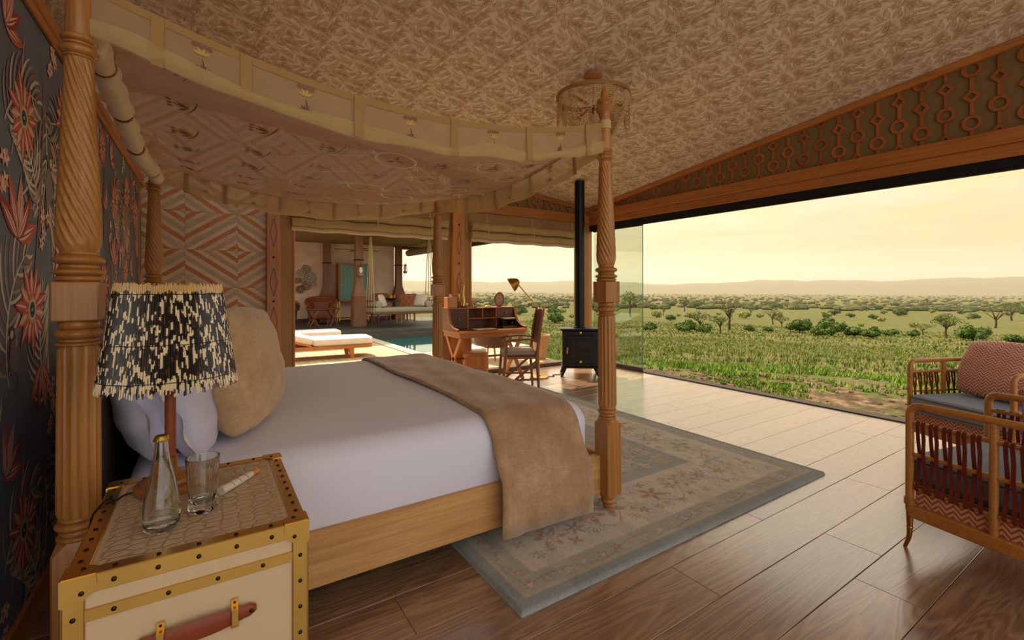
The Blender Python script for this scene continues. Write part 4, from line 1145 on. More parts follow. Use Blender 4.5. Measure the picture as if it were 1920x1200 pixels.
# ================================================================ rug
import numpy as np
RX0, RX1, RY0, RY1 = 1.07, 3.74, 1.56, 5.02; RT_ = .022
st = .0085; nx = int((RX1 - RX0) / st); ny = int((RY1 - RY0) / st)
gx, gy = np.meshgrid(np.linspace(0, RX1 - RX0, nx + 1), np.linspace(0, RY1 - RY0, ny + 1))
Wd, Hd = RX1 - RX0, RY1 - RY0
ed = np.minimum(np.minimum(gx, Wd - gx), np.minimum(gy, Hd - gy))
def A(h): return np.array(S(h))
colr = np.zeros(gx.shape + (3,)); BLUE, CREAM_, SAND, RUST, OLIVE, TEAL = A('#a8afae'), A('#d8d0c2'), A('#cbb89c'), A('#b4836a'), A('#978e72'), A('#959ea0')
colr[:] = BLUE
def paint(mask, c, a=1.0):
    k = np.clip(mask, 0, 1)[..., None] * a; colr[:] = colr * (1 - k) + np.asarray(c) * k
def band(lo, hi, c, a=1.0): paint(((ed > lo) & (ed < hi)).astype(float), c, a)
band(.0, .06, TEAL); band(.06, .20, A('#b4b3a6')); band(.075, .082, SAND); band(.19, .196, SAND); band(.2, .66, CREAM_); band(.66, .74, A('#a8adaa')); band(.74, .75, SAND)
rs_ = np.random.RandomState(4)
def motif(cx, cy, r, c1, c2, n, rot):
    i0, i1 = max(0, int((cx - r * 1.2) / st)), min(nx + 1, int((cx + r * 1.2) / st) + 2); j0, j1 = max(0, int((cy - r * 1.2) / st)), min(ny + 1, int((cy + r * 1.2) / st) + 2)
    if i1 <= i0 or j1 <= j0: return
    X = gx[j0:j1, i0:i1] - cx; Y = gy[j0:j1, i0:i1] - cy; d = np.hypot(X, Y) / r; a = np.arctan2(Y, X)
    pet = .62 + .32 * np.cos(n * a + rot); m1 = np.clip((pet - d) * 8, 0, 1) * .8; m2 = np.clip((pet * .62 - d) * 8, 0, 1); m3 = np.clip((.22 - d) * 10, 0, 1)
    sub = colr[j0:j1, i0:i1]
    for mk, c in ((m1, c1), (m2, c2), (m3, SAND)): sub[:] = sub * (1 - mk[..., None]) + c * mk[..., None]
def vine(x0, y0, x1, y1, amp, c, wv=.006):
    n = 400; t_ = np.linspace(0, 1, n); L = math.hypot(x1 - x0, y1 - y0); ux, uy = (x1 - x0) / L, (y1 - y0) / L; off = amp * np.sin(t_ * L * 11)
    for px_, py_ in zip(x0 + (x1 - x0) * t_ - uy * off, y0 + (y1 - y0) * t_ + ux * off):
        i, j = int(px_ / st), int(py_ / st)
        if 0 <= i <= nx and 0 <= j <= ny: colr[j, i] = colr[j, i] * .35 + c * .65
for e_, amp in ((.13, .03), (.43, .13)):
    for (a, b_) in (((e_, e_), (Wd - e_, e_)), ((Wd - e_, e_), (Wd - e_, Hd - e_)), ((e_, Hd - e_), (Wd - e_, Hd - e_)), ((e_, e_), (e_, Hd - e_))): vine(*a, *b_, amp, OLIVE)
per = []
for e_, stp, rr_, jit in ((.13, .105, .040, .01), (.43, .17, .105, .05), (.30, .11, .045, .04), (.56, .11, .045, .04), (.43, .09, .025, .14)):
    for (a, b_) in (((e_, e_), (Wd - e_, e_)), ((Wd - e_, e_), (Wd - e_, Hd - e_)), ((Wd - e_, Hd - e_), (e_, Hd - e_)), ((e_, Hd - e_), (e_, e_))):
        L = math.dist(a, b_); n = max(1, int(L / stp))
        for k in range(n):
            t_ = k / n; jx, jy = rs_.uniform(-jit, jit, 2); c1 = [OLIVE, RUST, SAND, TEAL][rs_.randint(4)]; c2 = [CREAM_, SAND, RUST][rs_.randint(3)]
            motif(a[0] + (b_[0] - a[0]) * t_ + jx, a[1] + (b_[1] - a[1]) * t_ + jy, rr_ * rs_.uniform(.75, 1.15), c1, c2, rs_.randint(4, 8), rs_.uniform(0, 6))
for k in range(520):
    cx, cy = rs_.uniform(.78, Wd - .78), rs_.uniform(.78, Hd - .78); motif(cx, cy, rs_.uniform(.03, .095), [RUST, SAND, CREAM_, OLIVE][rs_.randint(4)], [CREAM_, RUST, SAND][rs_.randint(3)], rs_.randint(4, 8), rs_.uniform(0, 6))
for k in range(26): vine(rs_.uniform(.8, Wd - .8), .8, rs_.uniform(.8, Wd - .8), Hd - .8, .06, CREAM_)
colr *= rs_.uniform(.90, 1.08, gx.shape)[..., None]
low = rs_.uniform(.9, 1.08, (ny // 12 + 2, nx // 12 + 2)); colr *= np.kron(low, np.ones((12, 12)))[:ny + 1, :nx + 1, None]
hgt = RT_ * (1 - np.exp(-ed / .006)) * .7 + RT_ * .3 + rs_.uniform(-.0012, .0012, gx.shape) * (ed > .001)
hgt[ed < .001] = .001
V = np.stack([gx - Wd / 2, gy - Hd / 2, hgt], -1).reshape(-1, 3)
ii = np.arange(nx); jj = np.arange(ny); I, J = np.meshgrid(ii, jj); b0 = (J * (nx + 1) + I).ravel(); F = np.stack([b0, b0 + 1, b0 + nx + 2, b0 + nx + 1], 1)
me = bpy.data.meshes.new('rug'); me.vertices.add(len(V)); me.vertices.foreach_set('co', V.astype(np.float32).ravel()); me.loops.add(F.size); me.loops.foreach_set('vertex_index', F.ravel().astype(np.int32))
me.polygons.add(len(F)); me.polygons.foreach_set('loop_start', np.arange(0, F.size, 4, dtype=np.int32)); me.update(calc_edges=True)
at = me.color_attributes.new('Col', 'FLOAT_COLOR', 'POINT'); at.data.foreach_set('color', np.concatenate([colr.reshape(-1, 3), np.ones((len(V), 1))], 1).astype(np.float32).ravel())
me.materials.append(vcol('wool_rug', .95, var=.25, vs=300, bmp=.5, bs=450, spec=.1, sheen=.3)); me.shade_smooth()
tag(link('oriental_rug', me, None, ((RX0 + RX1) / 2, (RY0 + RY1) / 2, .0)), 'faded blue grey and cream floral oriental rug under the foot of the bed', 'rug')

# ================================================================ bead chandelier
CHX, CHY = 3.21, 3.42; CHZ = ceil_z(CHX, CHY)
ch = thing('bead_chandelier', 'beaded wooden ring chandelier hung from the canvas ceiling', 'chandelier', (CHX, CHY, CHZ))
m = MB(); m.lathe([(.088, -.012), (.09, -.03), (.07, -.05), (.03, -.058), (.012, -.062)], 28); m.build('ceiling_rose', plain('terracotta_wood', '#b5713f', .5), ch)
m = MB(); z = -.06
while z > -.40:
    a = int(round(-z * 1000 / 22)) % 2; m.tube([((.007 * math.cos(t_)) * (1 - a), (.007 * math.cos(t_)) * a, z + .014 * math.sin(t_)) for t_ in [2 * math.pi * k / 10 for k in range(10)]], .0022, 5, closed=True); z -= .022
m.build('chain', RIVET, ch)
CR, CZ = .355, -.235
m = MB(); m.lathe([(CR - .012, CZ - .016), (CR + .012, CZ - .016), (CR + .014, CZ), (CR + .012, CZ + .016), (CR - .012, CZ + .016), (CR - .012, CZ - .016)], 64, cap=False); m.build('ring', wood('chandelier_wood', '#9a6a32', '#b98a4c', 'x'), ch)
for k in range(3):
    m = MB(); a = k * math.pi / 3 + .3; m.bar((-CR * math.cos(a), -CR * math.sin(a), CZ - .10), (CR * math.cos(a), CR * math.sin(a), CZ - .10), .022, .018); m.build('spoke', ORANGE_WOOD_X, ch)
m = MB(); m.lathe([(.16, -.66), (.175, -.66), (.175, -.69), (.16, -.69), (.16, -.66)], 40, cap=False)
m.build('lower_ring', ORANGE_WOOD_X, ch)
BEAD = plain('pale_wood_bead', '#d8b27c', .45)
def bead_line(m, pts, r=.0098):
    P = [Vector(p) for p in pts]; acc = 0.0; nxt = 0.0
    for a, b_ in zip(P[:-1], P[1:]):
        L = (b_ - a).length
        while nxt <= acc + L:
            p = a + (b_ - a) * ((nxt - acc) / L if L else 0)
            s_ = r; m.add([(p.x + s_, p.y, p.z), (p.x - s_, p.y, p.z), (p.x, p.y + s_, p.z), (p.x, p.y - s_, p.z), (p.x, p.y, p.z + s_), (p.x, p.y, p.z - s_),
                           ], [(0, 2, 4), (2, 1, 4), (1, 3, 4), (3, 0, 4), (2, 0, 5), (1, 2, 5), (3, 1, 5), (0, 3, 5)]); nxt += r * 1.9
        acc += L
def swag(a0, a1, r0, r1, z0, z1, dip, n=16):
    out = []
    for k in range(n + 1):
        t_ = k / n; a = a0 + (a1 - a0) * t_; r_ = (r0 + (r1 - r0) * t_) * 1; out.append((r_ * math.cos(a), r_ * math.sin(a), z0 + (z1 - z0) * t_ - dip * 4 * t_ * (1 - t_)))
    return out
NS = 6
for k in range(NS):
    a = 2 * math.pi * k / NS
    for j in range(6):                      # swags along the ring
        m = MB(); bead_line(m, swag(a + .10 + .035 * j, a + 2 * math.pi / NS - .10 - .035 * j + .9 * 0, CR, CR, CZ - .015, CZ - .015, .12 + .045 * (5 - j))); m.build('bead_strand', BEAD, ch, angle=180)
    for j in range(6):                      # strands falling inwards to the lower ring
        m = MB(); aa = a - .16 + .06 * j; bead_line(m, [((CR - (CR - .17) * t_ ** 1.6) * math.cos(aa), (CR - (CR - .17) * t_ ** 1.6) * math.sin(aa), CZ - .015 - .44 * t_) for t_ in [i / 12 for i in range(13)]]); m.build('bead_strand', BEAD, ch, angle=180)
    for j in range(3):
        m = MB(); bead_line(m, swag(a + .05 * j, a + 2 * math.pi / NS - .05 * j, .17, .17, -.69, -.69, .10 + .05 * (2 - j))); m.build('bead_strand', BEAD, ch, angle=180)
for k in range(4):
    m = MB(); a = k * math.pi / 2 + .5; m.lathe([(.008, -.36), (.018, -.345), (.022, -.32), (.016, -.30), (.010, -.285)], 12, .10 * math.cos(a), .10 * math.sin(a))
    m.build('bulb', plain('opal_bulb', '#f4efe2', .25), ch)
# ================================================================ bamboo armchairs
BAMBOO = wood('bamboo_frame', '#a8682c', '#c98d48', 'x', rough=.35, rnd=.04); STRAP = plain('oxblood_leather', '#6e2418', .5, var=.12, vs=14)
SEATC = plain('blue_grey_cloth', '#8e9fb4', .85, bmp=.1, bs=260, var=.04, vs=3); PIPING = plain('brown_piping', '#6b3a26', .7)
def herring(name, c1, c2, sc, ax=('y', 'z')):
    if name in MATS: return MATS[name]
    m, nt, b, out = newmat(name); tc = nt.nodes.new('ShaderNodeTexCoord'); sp = nt.nodes.new('ShaderNodeSeparateXYZ'); nt.links.new(tc.outputs['Object'], sp.inputs[0])
    def mt(op, a, b_=None):
        n = nt.nodes.new('ShaderNodeMath'); n.operation = op
        for i, v_ in enumerate((a, b_)):
            if v_ is None: continue
            if isinstance(v_, (int, float)): n.inputs[i].default_value = v_
            else: nt.links.new(v_, n.inputs[i])
        return n.outputs[0]
    u = sp.outputs['xyz'.index(ax[0])]; w = sp.outputs['xyz'.index(ax[1])]
    zig = mt('PINGPONG', mt('MULTIPLY', u, sc), 1.0)
    ph = mt('FRACT', mt('ADD', mt('MULTIPLY', w, sc * 1.1), mt('MULTIPLY', zig, 1.15)))
    tri = mt('PINGPONG', mt('MULTIPLY', ph, 2), 1.0)
    fine = noise(nt, 240, 2, .6, tc.outputs['Object'])
    f = mt('ADD', tri, mt('MULTIPLY', mt('SUBTRACT', fine, .5), .7))
    nt.links.new(ramp(nt, f, [(.30, c1), (.62, c2)]), b.inputs['Base Color']); b.inputs['Roughness'].default_value = .9; bump(nt, b, tri, .35, .004); MATS[name] = m; return m
HB = herring('herringbone_weave', '#a5573c', '#d9ad8c', 34); HBX = herring('herringbone_weave_x', '#a5573c', '#d9ad8c', 34, ('x', 'z'))
AW, AD = .35, .68
def arm_parts(root, sx):
    x = sx * AW
    m = MB(); pts = [(x, 0, .20), (x, 0, .66)] + [(x, -.045 * (1 - math.cos(R(a))), .70 + .045 * math.sin(R(a))) for a in (0, 30, 60, 90)] + [(x, -.3, .748), (x, -AD + .05, .75)] + [(x, -AD + .05 - .045 * math.sin(R(a)), .705 + .045 * math.cos(R(a))) for a in (30, 60, 90)] + [(x, -AD, .20)]
    m.tube(pts, .0185, 12); m.build('arm_frame', BAMBOO, root, angle=60)
    m = MB(); m.tube([(x, -.33, .21), (x, -.33, .738)], .017, 12); m.build('arm_post', BAMBOO, root)
    for z in (.655, .494, .322):
        m = MB(); m.tube([(x, -.012, z), (x, -AD + .012, z)], .0105, 10); m.build('arm_rail', BAMBOO, root)
    m = MB(); m.box(x - .02, x + .02, -AD, 0, .168, .232, .006); m.build('base_rail', BAMBOO, root)
    m = MB(); m.box(x - sx * .018 - .006, x - sx * .018 + .006, -AD + .02, -.02, .225, .325); m.build('side_cloth', HB, root)
    for (ya, n) in ((-.038, 10), (-.372, 9)):
        for k in range(n):
            y = ya - k * .0275; tilt = .003 * (1 if k % 2 else -1)
            m = MB(); vs = []
            zs = [.668, .655, .58, .494, .41, .322, .309]; off = [0, .012, .004, (.012 if k % 2 else -.012), -.003, .012, 0]
            for z, o_ in zip(zs, off):
                f_ = (z - .49) / .17; yy = y + tilt * f_
                for (dy, dx) in ((-.0082, 0), (.0082, 0), (.0082, .0025), (-.0082, .0025)): vs.append((x + sx * (o_ + dx), yy + dy, z))
            m.add(vs, [(4 * i + q_, 4 * i + (q_ + 1) % 4, 4 * i + 4 + (q_ + 1) % 4, 4 * i + 4 + q_) for i in range(6) for q_ in range(4)] + [(0, 1, 2, 3), (27, 26, 25, 24)])
            m.build('leather_strap', STRAP, root)
    for y in (0, -AD):
        m = MB(); s_ = 1 if y == 0 else -1; m.tube(spl([(x, y, .20), (x, y, .12), (x, y + .004 * s_, .06), (x, y + .022 * s_, .0)], 4), spl([(.0165,), (.0135,), (.011,), (.0085,)], 4) and [v_[0] for v_ in spl([(.0165,), (.0135,), (.011,), (.0085,)], 4)], 12); lg = m.build('leg', BRASS_DULL if False else plain('gilded_leg', '#a8733a', .3, .85), root, angle=60)
        m = MB(); m.tube([(x + .0155 * math.cos(2 * math.pi * k / 14), y + .0155 * math.sin(2 * math.pi * k / 14), .115) for k in range(14)], .0035, 6, closed=True); m.build('leg_ring', BRASS, lg)
        m = MB()
        for q_ in range(4): m.tube([(x + .021 * math.cos(2 * math.pi * k / 14), y + .021 * math.sin(2 * math.pi * k / 14), .235 + .009 * q_) for k in range(14)], .0048, 6, closed=True)
        m.build('cane_binding', BAMBOO, root)
def armchair(label, loc, rz):
    root = thing('bamboo_armchair', label, 'armchair', loc, rz, 'bamboo armchairs')
    for sx in (-1, 1): arm_parts(root, sx)
    for y in (0, -AD):
        m = MB(); m.box(-AW, AW, y - .018, y + .018, .17, .232, .005); m.build('base_rail', BAMBOO, root)
    m = MB(); m.box(-AW + .02, AW - .02, -AD + .02, -.014, .20, .335, .004); m.build('seat_base', HBX, root)
    m = MB(); soft_box(m, -AW + .022, AW - .022, -AD + .07, .035, .335, .475, .03, .03, .012, .0015, 3); c_ = m.build('seat_cushion', SEATC, root, angle=60)
    for z in (.362, .455):
        m = MB(); p_ = rrect(-AW + .020, AW - .020, -AD + .068, .037, .03, z); m.tube(p_, .0035, 6, closed=True); m.build('piping', PIPING, c_)
    m = MB(); pts = [(-AW, -AD, .2), (-AW, -AD - .02, .70)] + [(-AW + .06 * (1 - math.cos(R(a))), -AD - .05, .78 + .06 * math.sin(R(a))) for a in (0, 45, 90)]; pts += [(-p[0], p[1], p[2]) for p in pts[::-1]]
    m.tube(pts, .018, 10); m.build('back_frame', BAMBOO, root, angle=60)
    for k in range(18):
        x = -AW + .05 + k * (2 * AW - .1) / 17; m = MB(); m.bar((x, -AD - .012, .34), (x + .012 * (1 if k % 2 else -1), -AD - .04, .81), .016, .003, up=(0, 1, 0)); m.build('back_strap', STRAP, root)
    m = MB(); soft_box(m, -AW + .03, AW - .03, -.065, .065, 0, .36, .05, .05, .02, .002, 8); o = m.build('back_cushion', SEATC, root, (0, -AD + .085, .47), angle=60); o.rotation_euler = (R(8), 0, 0)
    return root
armchair('bamboo armchair with leather straps turned towards the savanna, its cushion empty', (3.385, .80, 0), R(-13))
armchair('bamboo armchair with a pink herringbone pillow, beside the open track', (4.73, 1.085, 0), R(66))
hp_ = pillow_mesh('herringbone_pillow', .48, .48, .17, herring('pink_herringbone', '#b0685a', '#e6c0ae', 38), seed=12, pin=.18, wr=.004)
tag(link('herringbone_pillow', hp_, None, (5.06, .98, .49), (0, R(24), R(-20))), 'pink and cream herringbone pillow on the far armchair', 'pillow')

# ================================================================ wood stove in the corner
st_ = thing('wood_stove', 'black cast iron wood stove with a tall flue pipe', 'stove', (4.84, 5.46, 0), R(-38))
IRON = plain('cast_iron', '#141416', .42, .3, bmp=.05, bs=90)
m = MB(); m.box(-.27, .27, -.19, .19, .15, .70, .012); m.build('firebox', IRON, st_)
m = MB(); m.box(-.30, .30, -.215, .21, .70, .73, .008); m.build('top_plate', IRON, st_)
m = MB(); m.box(-.285, .285, -.205, .2, .13, .155, .006); m.build('base_plate', IRON, st_)
m = MB(); m.box(-.205, .205, -.215, -.19, .20, .63, .01); dr = m.build('door', IRON, st_)
m = MB(); m.box(-.15, .15, -.219, -.212, .275, .53); m.build('door_glass', plain('sooty_glass', '#2a2420', .08), dr)
m = MB()
for x in (-.152, -.05, .05, .152): m.box(x - .005, x + .005, -.224, -.214, .27, .535)
for z in (.272, .40, .532): m.box(-.155, .155, -.224, -.214, z - .005, z + .005)
m.build('door_grille', IRON, dr)
m = MB(); m.tube([(-.20, -.225, .36), (-.20, -.235, .40), (-.195, -.235, .45)], .013, 10); m.build('door_handle', BRASS, dr)
for z in (.235, .672):
    m = MB(); m.M = Matrix.Translation((0, -.215 if z < .5 else -.19, z)) @ Matrix.Rotation(R(90), 4, 'X'); m.lathe([(.008, 0), (.008, .012), (.02, .016), (.02, .026), (.012, .03)], 14); m.build('knob', BRASS, st_)
for (sx, sy) in ((-1, -1), (1, -1), (-1, 1), (1, 1)):
    m = MB(); m.tube([(sx * .23, sy * .155, .14), (sx * .25, sy * .18, .08), (sx * .285, sy * .21, 0)], [.032, .024, .016], 8); m.build('leg', IRON, st_)
m = MB(); m.lathe([(.092, .73), (.092, .75), (.078, .755), (.078, ceil_z(4.84, 5.46) - .024)], 24); m.build('flue_pipe', IRON, st_)
m = MB(); m.lathe([(.0800, 1.9), (.0800, 1.93)], 24); m.build('flue_joint', IRON, st_)

# ================================================================ rolled canvas blinds
BLIND = plain('olive_canvas_roll', '#b59a62', .85, var=.12, vs=4, bmp=.2, bs=9); LINING = plain('pale_blind_lining', '#c9b491', .85, var=.06, vs=4)
for (x0, x1, lab) in ((.86, 2.97, 'rolled olive canvas blind over the opening to the pool'), (3.36, 5.66, 'rolled olive canvas blind over the desk window')):
    bl = thing('rolled_blind', lab, 'blind', ((x0 + x1) / 2, YF - .07, 2.12)); w_ = (x1 - x0) / 2; y0 = 0
    for (z, r_, mt_, nm) in ((.175, .066, BLIND, 'upper_roll'), (.045, .058, BLIND, 'lower_roll'), (-.035, .026, LINING, 'hem_bar')):
        m = MB(); n = 40; pts = [(-w_ + 2 * w_ * k / n, .0 + .004 * math.sin(k), z + .006 * math.sin(k * .7)) for k in range(n + 1)]; m.tube(pts, [r_ * (1 + .035 * math.sin(k * 1.3 + r_ * 99)) for k in range(n + 1)], 16); m.build(nm, mt_, bl, angle=60)
    for k in range(3):
        x = -w_ + .28 + k * (2 * w_ - .56) / 2; m = MB()
        m.tube([(x, .07 * math.sin(a), .175 + .07 * math.cos(a)) for a in [2 * math.pi * q_ / 16 for q_ in range(16)]], .006, 6, closed=True); m.tube([(x, -.068, .175), (x + .004, -.072, .10), (x, -.064, .02)], .005, 6); m.tube([(x, -.02, .24), (x, -.005, .38)], .006, 6)
        m.build('tie', plain('pale_cord', '#d8bd8a', .8), bl)
    m = MB(); m.box(-w_, w_, .05, .068, .13, .40); m.build('head_canvas', CANVAS, bl)

# ================================================================ writing desk
dk_ = thing('writing_desk', 'campaign writing desk with a curved hutch and crossed legs', 'desk', (3.42, 5.66, 0))
DW = .565; DB = .56                      # half width, depth (front at y=0)
m = MB(); m.box(-DW, DW, 0, DB, .715, .75, .005); m.build('desktop', ORANGE_WOOD_X, dk_)
m = MB(); m.box(-DW + .02, DW - .02, .02, DB - .02, .655, .715, .003); m.build('apron', ORANGE_WOOD_X, dk_)
m = MB(); m.box(-DW + .06, DW - .06, .04, .30, .7501, .7525); m.build('leather_inset', plain('brown_desk_leather', '#6e3f26', .45), dk_)
prof = [(DB, .75), (DB, 1.06), (DB - .22, 1.06)] + [(DB - .22 - .30 * (1 - math.cos(R(a))), 1.06 - .29 * math.sin(R(a))) for a in (15, 30, 45, 60, 75, 90)] + [(.02, .765), (.02, .75)]
prof = [(DB, .75), (DB, 1.06), (DB - .20, 1.06), (DB - .23, 1.0), (DB - .255, .92), (DB - .31, .84), (DB - .40, .79), (.03, .775), (.02, .75)]
for s_ in (-1, 1):
    m = MB(); m.prism(prof, s_ * DW - .014, s_ * DW + .014, 'x'); sp_ = m.build('hutch_side', DARK_WOOD_Z, dk_)
    m = MB(); pp = prof[1:8]
    for a, b_ in zip(pp[:-1], pp[1:]): m.bar((s_ * DW, a[0], a[1]), (s_ * DW, b_[0], b_[1]), .032, .008, up=(1, 0, 0)) if False else m.bar((s_ * DW, a[0], a[1]), (s_ * DW, b_[0], b_[1]), .008, .034, up=(1, 0, 0))
    m.build('hutch_edge', ORANGE_WOOD_Y, sp_)
m = MB(); m.box(-DW, DW, DB - .012, DB, .75, 1.06); m.build('hutch_back', DARK_WOOD, dk_)
m = MB(); m.box(-DW, DW, DB - .20, DB, 1.045, 1.062, .002); m.build('hutch_top', ORANGE_WOOD_X, dk_)
m = MB(); m.box(-.24, DW, DB - .20, DB - .012, .895, .907); m.build('shelf', ORANGE_WOOD_X, dk_)
for (x, z0) in ((-.24, .75), (.005, .907), (.245, .75)):
    m = MB(); m.box(x - .007, x + .007, DB - .20, DB - .012, z0, 1.045); m.build('divider', ORANGE_WOOD_Z, dk_)
for (x0, x1, z0) in ((-DW + .016, -.25, .755), (.255, DW - .016, .91)):
    m = MB(); m.box(x0, x1, DB - .205, DB - .015, z0, 1.042, .003); d_ = m.build('drawer', DARK_WOOD, dk_)
    m = MB(); m.M = Matrix.Translation(((x0 + x1) / 2, DB - .205, (z0 + 1.042) / 2)) @ Matrix.Rotation(R(90), 4, 'X'); m.lathe([(.006, 0), (.006, .012), (.015, .018), (.013, .028), (.004, .032)], 14); m.build('knob', ORANGE_WOOD_X, d_)
for s_ in (-1, 1):
    x = s_ * (DW - .06)
    for (a, b_) in (((x, .05, .66), (x, DB - .03, 0)), ((x, DB - .05, .66), (x, .03, 0))):
        m = MB(); m.bar(a, b_, .05, .032, up=(1, 0, 0)) if False else m.bar(a, b_, .032, .055, up=(0, 1, 1)); m.build('leg', ORANGE_WOOD_Z, dk_)
m = MB(); m.tube([(-DW + .06, DB / 2, .34), (DW - .06, DB / 2, .34)], .015, 10); m.build('stretcher', DARK_WOOD, dk_)
# things on the desk
HT = 1.0625; DY = 5.66
def on(name, label, cat, x, y, z, rz=0): return thing(name, label, cat, (x, y, z), rz)
tb = on('tissue_box', 'wooden tissue box on top of the desk hutch', 'tissue box', 2.945, 6.12, HT)
m = MB(); m.box(-.075, .075, -.07, .07, 0, .155, .004); m.build('box', wood('tissue_wood', '#b06a3a', '#cf8e58', 'z'), tb)
m = MB()
for k in range(3): m.add([(-.03 + .015 * k, -.012, .155), (.03, .012 - .01 * k, .155), (.012 * (k - 1), .006, .205)], [(0, 1, 2)])
m.build('tissue', plain('white_tissue', '#f2ece2', .9), tb, recalc=False)
cs = on('brass_candlestick', 'slim brass candlestick beside the tissue box', 'candlestick', 3.07, 6.10, HT)
m = MB(); m.lathe([(.028, 0), (.03, .012), (.012, .02), (.01, .06), (.016, .075), (.014, .09)], 16); m.build('stick', DARK_WOOD_Z, cs); m = MB(); m.lathe([(.016, .09), (.018, .095), (.017, .20), (.012, .205)], 16); m.build('tube', BRASS, cs)
sc_ = on('brass_sculpture', 'tall brass giraffe-like ornament on a dark plinth', 'ornament', 3.16, 6.13, HT)
m = MB(); m.lathe([(.055, 0), (.058, .012), (.05, .02)], 20); m.build('plinth', DARK_WOOD, sc_)
m = MB(); m.tube(spl([(-.01, 0, .02), (.005, 0, .08), (.0, 0, .18), (.008, 0, .28), (.01, 0, .32)], 5), [v_[0] for v_ in spl([(.03,), (.026,), (.017,), (.015,), (.014,)], 5)], 12); m.build('neck', BRASS, sc_, angle=60)
m = MB(); m.ball((.0, 0, .335), .024, 12, 8, sc=(1.35, .8, .8)); m.build('head', BRASS, sc_, angle=80)
m = MB(); m.tube([(.015, .01, .35), (.02, .012, .375)], .004, 6); m.tube([(.015, -.01, .35), (.02, -.012, .375)], .004, 6); m.build('horns', BRASS, sc_)
m = MB(); m.ball((.05, 0, .045), .022, 12, 8, sc=(1.6, 1, 1)); m.build('shell', plain('pearl_shell', '#dcc8a8', .3), sc_, angle=80)
fr1 = on('small_picture_frame', 'small square wooden picture frame on the desk hutch', 'picture frame', 3.335, 6.12, HT, R(10))
m = MB(); [m.box(*q_, .002) for q_ in ((-.045, .045, -.01, .01, 0, .018), (-.045, .045, -.01, .01, .082, .10), (-.045, -.028, -.01, .01, .018, .082), (.028, .045, -.01, .01, .018, .082))]; m.build('frame', ORANGE_WOOD_Z, fr1)
m = MB(); m.box(-.03, .03, -.003, .006, .016, .084); m.build('picture', plain('cream_print', '#d6c6a4', .6), fr1); m = MB(); m.ball((0, -.003, .05), .016, 10, 6, sc=(.7, .2, 1.3)); m.build('picture_motif', plain('dark_print', '#4a3424', .6), fr1)
fr2 = on('oval_picture_frame', 'oval gilt picture frame standing on the desk hutch', 'picture frame', 3.79, 6.14, HT, R(0))
m = MB(); m.tube([(.078 * math.cos(a), 0, .11 + .104 * math.sin(a)) for a in [2 * math.pi * k / 36 for k in range(36)]], .013, 8, closed=True); m.box(-.03, .03, -.012, .03, -.0005, .012); m.build('frame', plain('old_gilt', '#8a5a30', .4, .5, bmp=.4, bs=90), fr2, angle=60)
m = MB(); m.M = Matrix.Translation((0, 0, .11)) @ Matrix.Rotation(R(90), 4, 'X'); m.lathe([(.001, .004), (1, .004), (1, -.004), (.001, -.004)], 32, rf=lambda r, z, a: r * math.hypot(.074 * math.cos(a), .10 * math.sin(a))); m.build('portrait', plain('sepia_print', '#b08a68', .5, var=.5, vs=22), fr2)
bk = tag(MB().box(-.06, .06, -.04, .04, 0, .012, .002).ball((0, 0, .012), .05, 12, 6, sc=(1, .7, .3)).build('brass_paper_knob', BRASS, None, (3.58, 6.13, HT)), 'low domed brass paperweight on the desk hutch', 'paperweight')
nb = thing('writing_pad', 'open cream writing pad lying on the desktop', 'writing pad', (3.32, 5.78, .753), R(-4)); m = MB(); m.box(-.17, .17, -.09, .09, 0, .006, .001); m.build('cover', LEATHER, nb); m = MB(); m.box(-.16, .16, -.082, .082, .006, .012, .001); m.build('pages', plain('cream_paper', '#eadcc0', .8), nb)
ink = thing('letter_rack', 'dark two tier letter rack with papers at the end of the desk', 'letter rack', (3.82, 5.95, .7505)); m = MB(); m.box(-.13, .13, -.08, .08, 0, .03, .003); m.build('tray', DARK_WOOD, ink)
m = MB(); m.box(-.11, .11, -.065, .05, .125, .135, .001); m.build('shelf', DARK_WOOD, ink); m = MB(); m.box(-.10, .10, -.06, .045, .135, .15, .001); m.build('paper_stack', plain('cream_paper', '#eadcc0', .8), ink)
for sx in (-.11, .11):
    m = MB(); m.box(sx - .005, sx + .005, -.06, .05, .03, .13); m.build('side', BLACK, ink)
m = MB(); m.lathe([(.02, .03), (.022, .035), (.02, .09), (.012, .095)], 14, .06, -.04); m.build('ink_bottle', plain('smoky_glass', '#5a4a38', .1, trans=.7), ink)

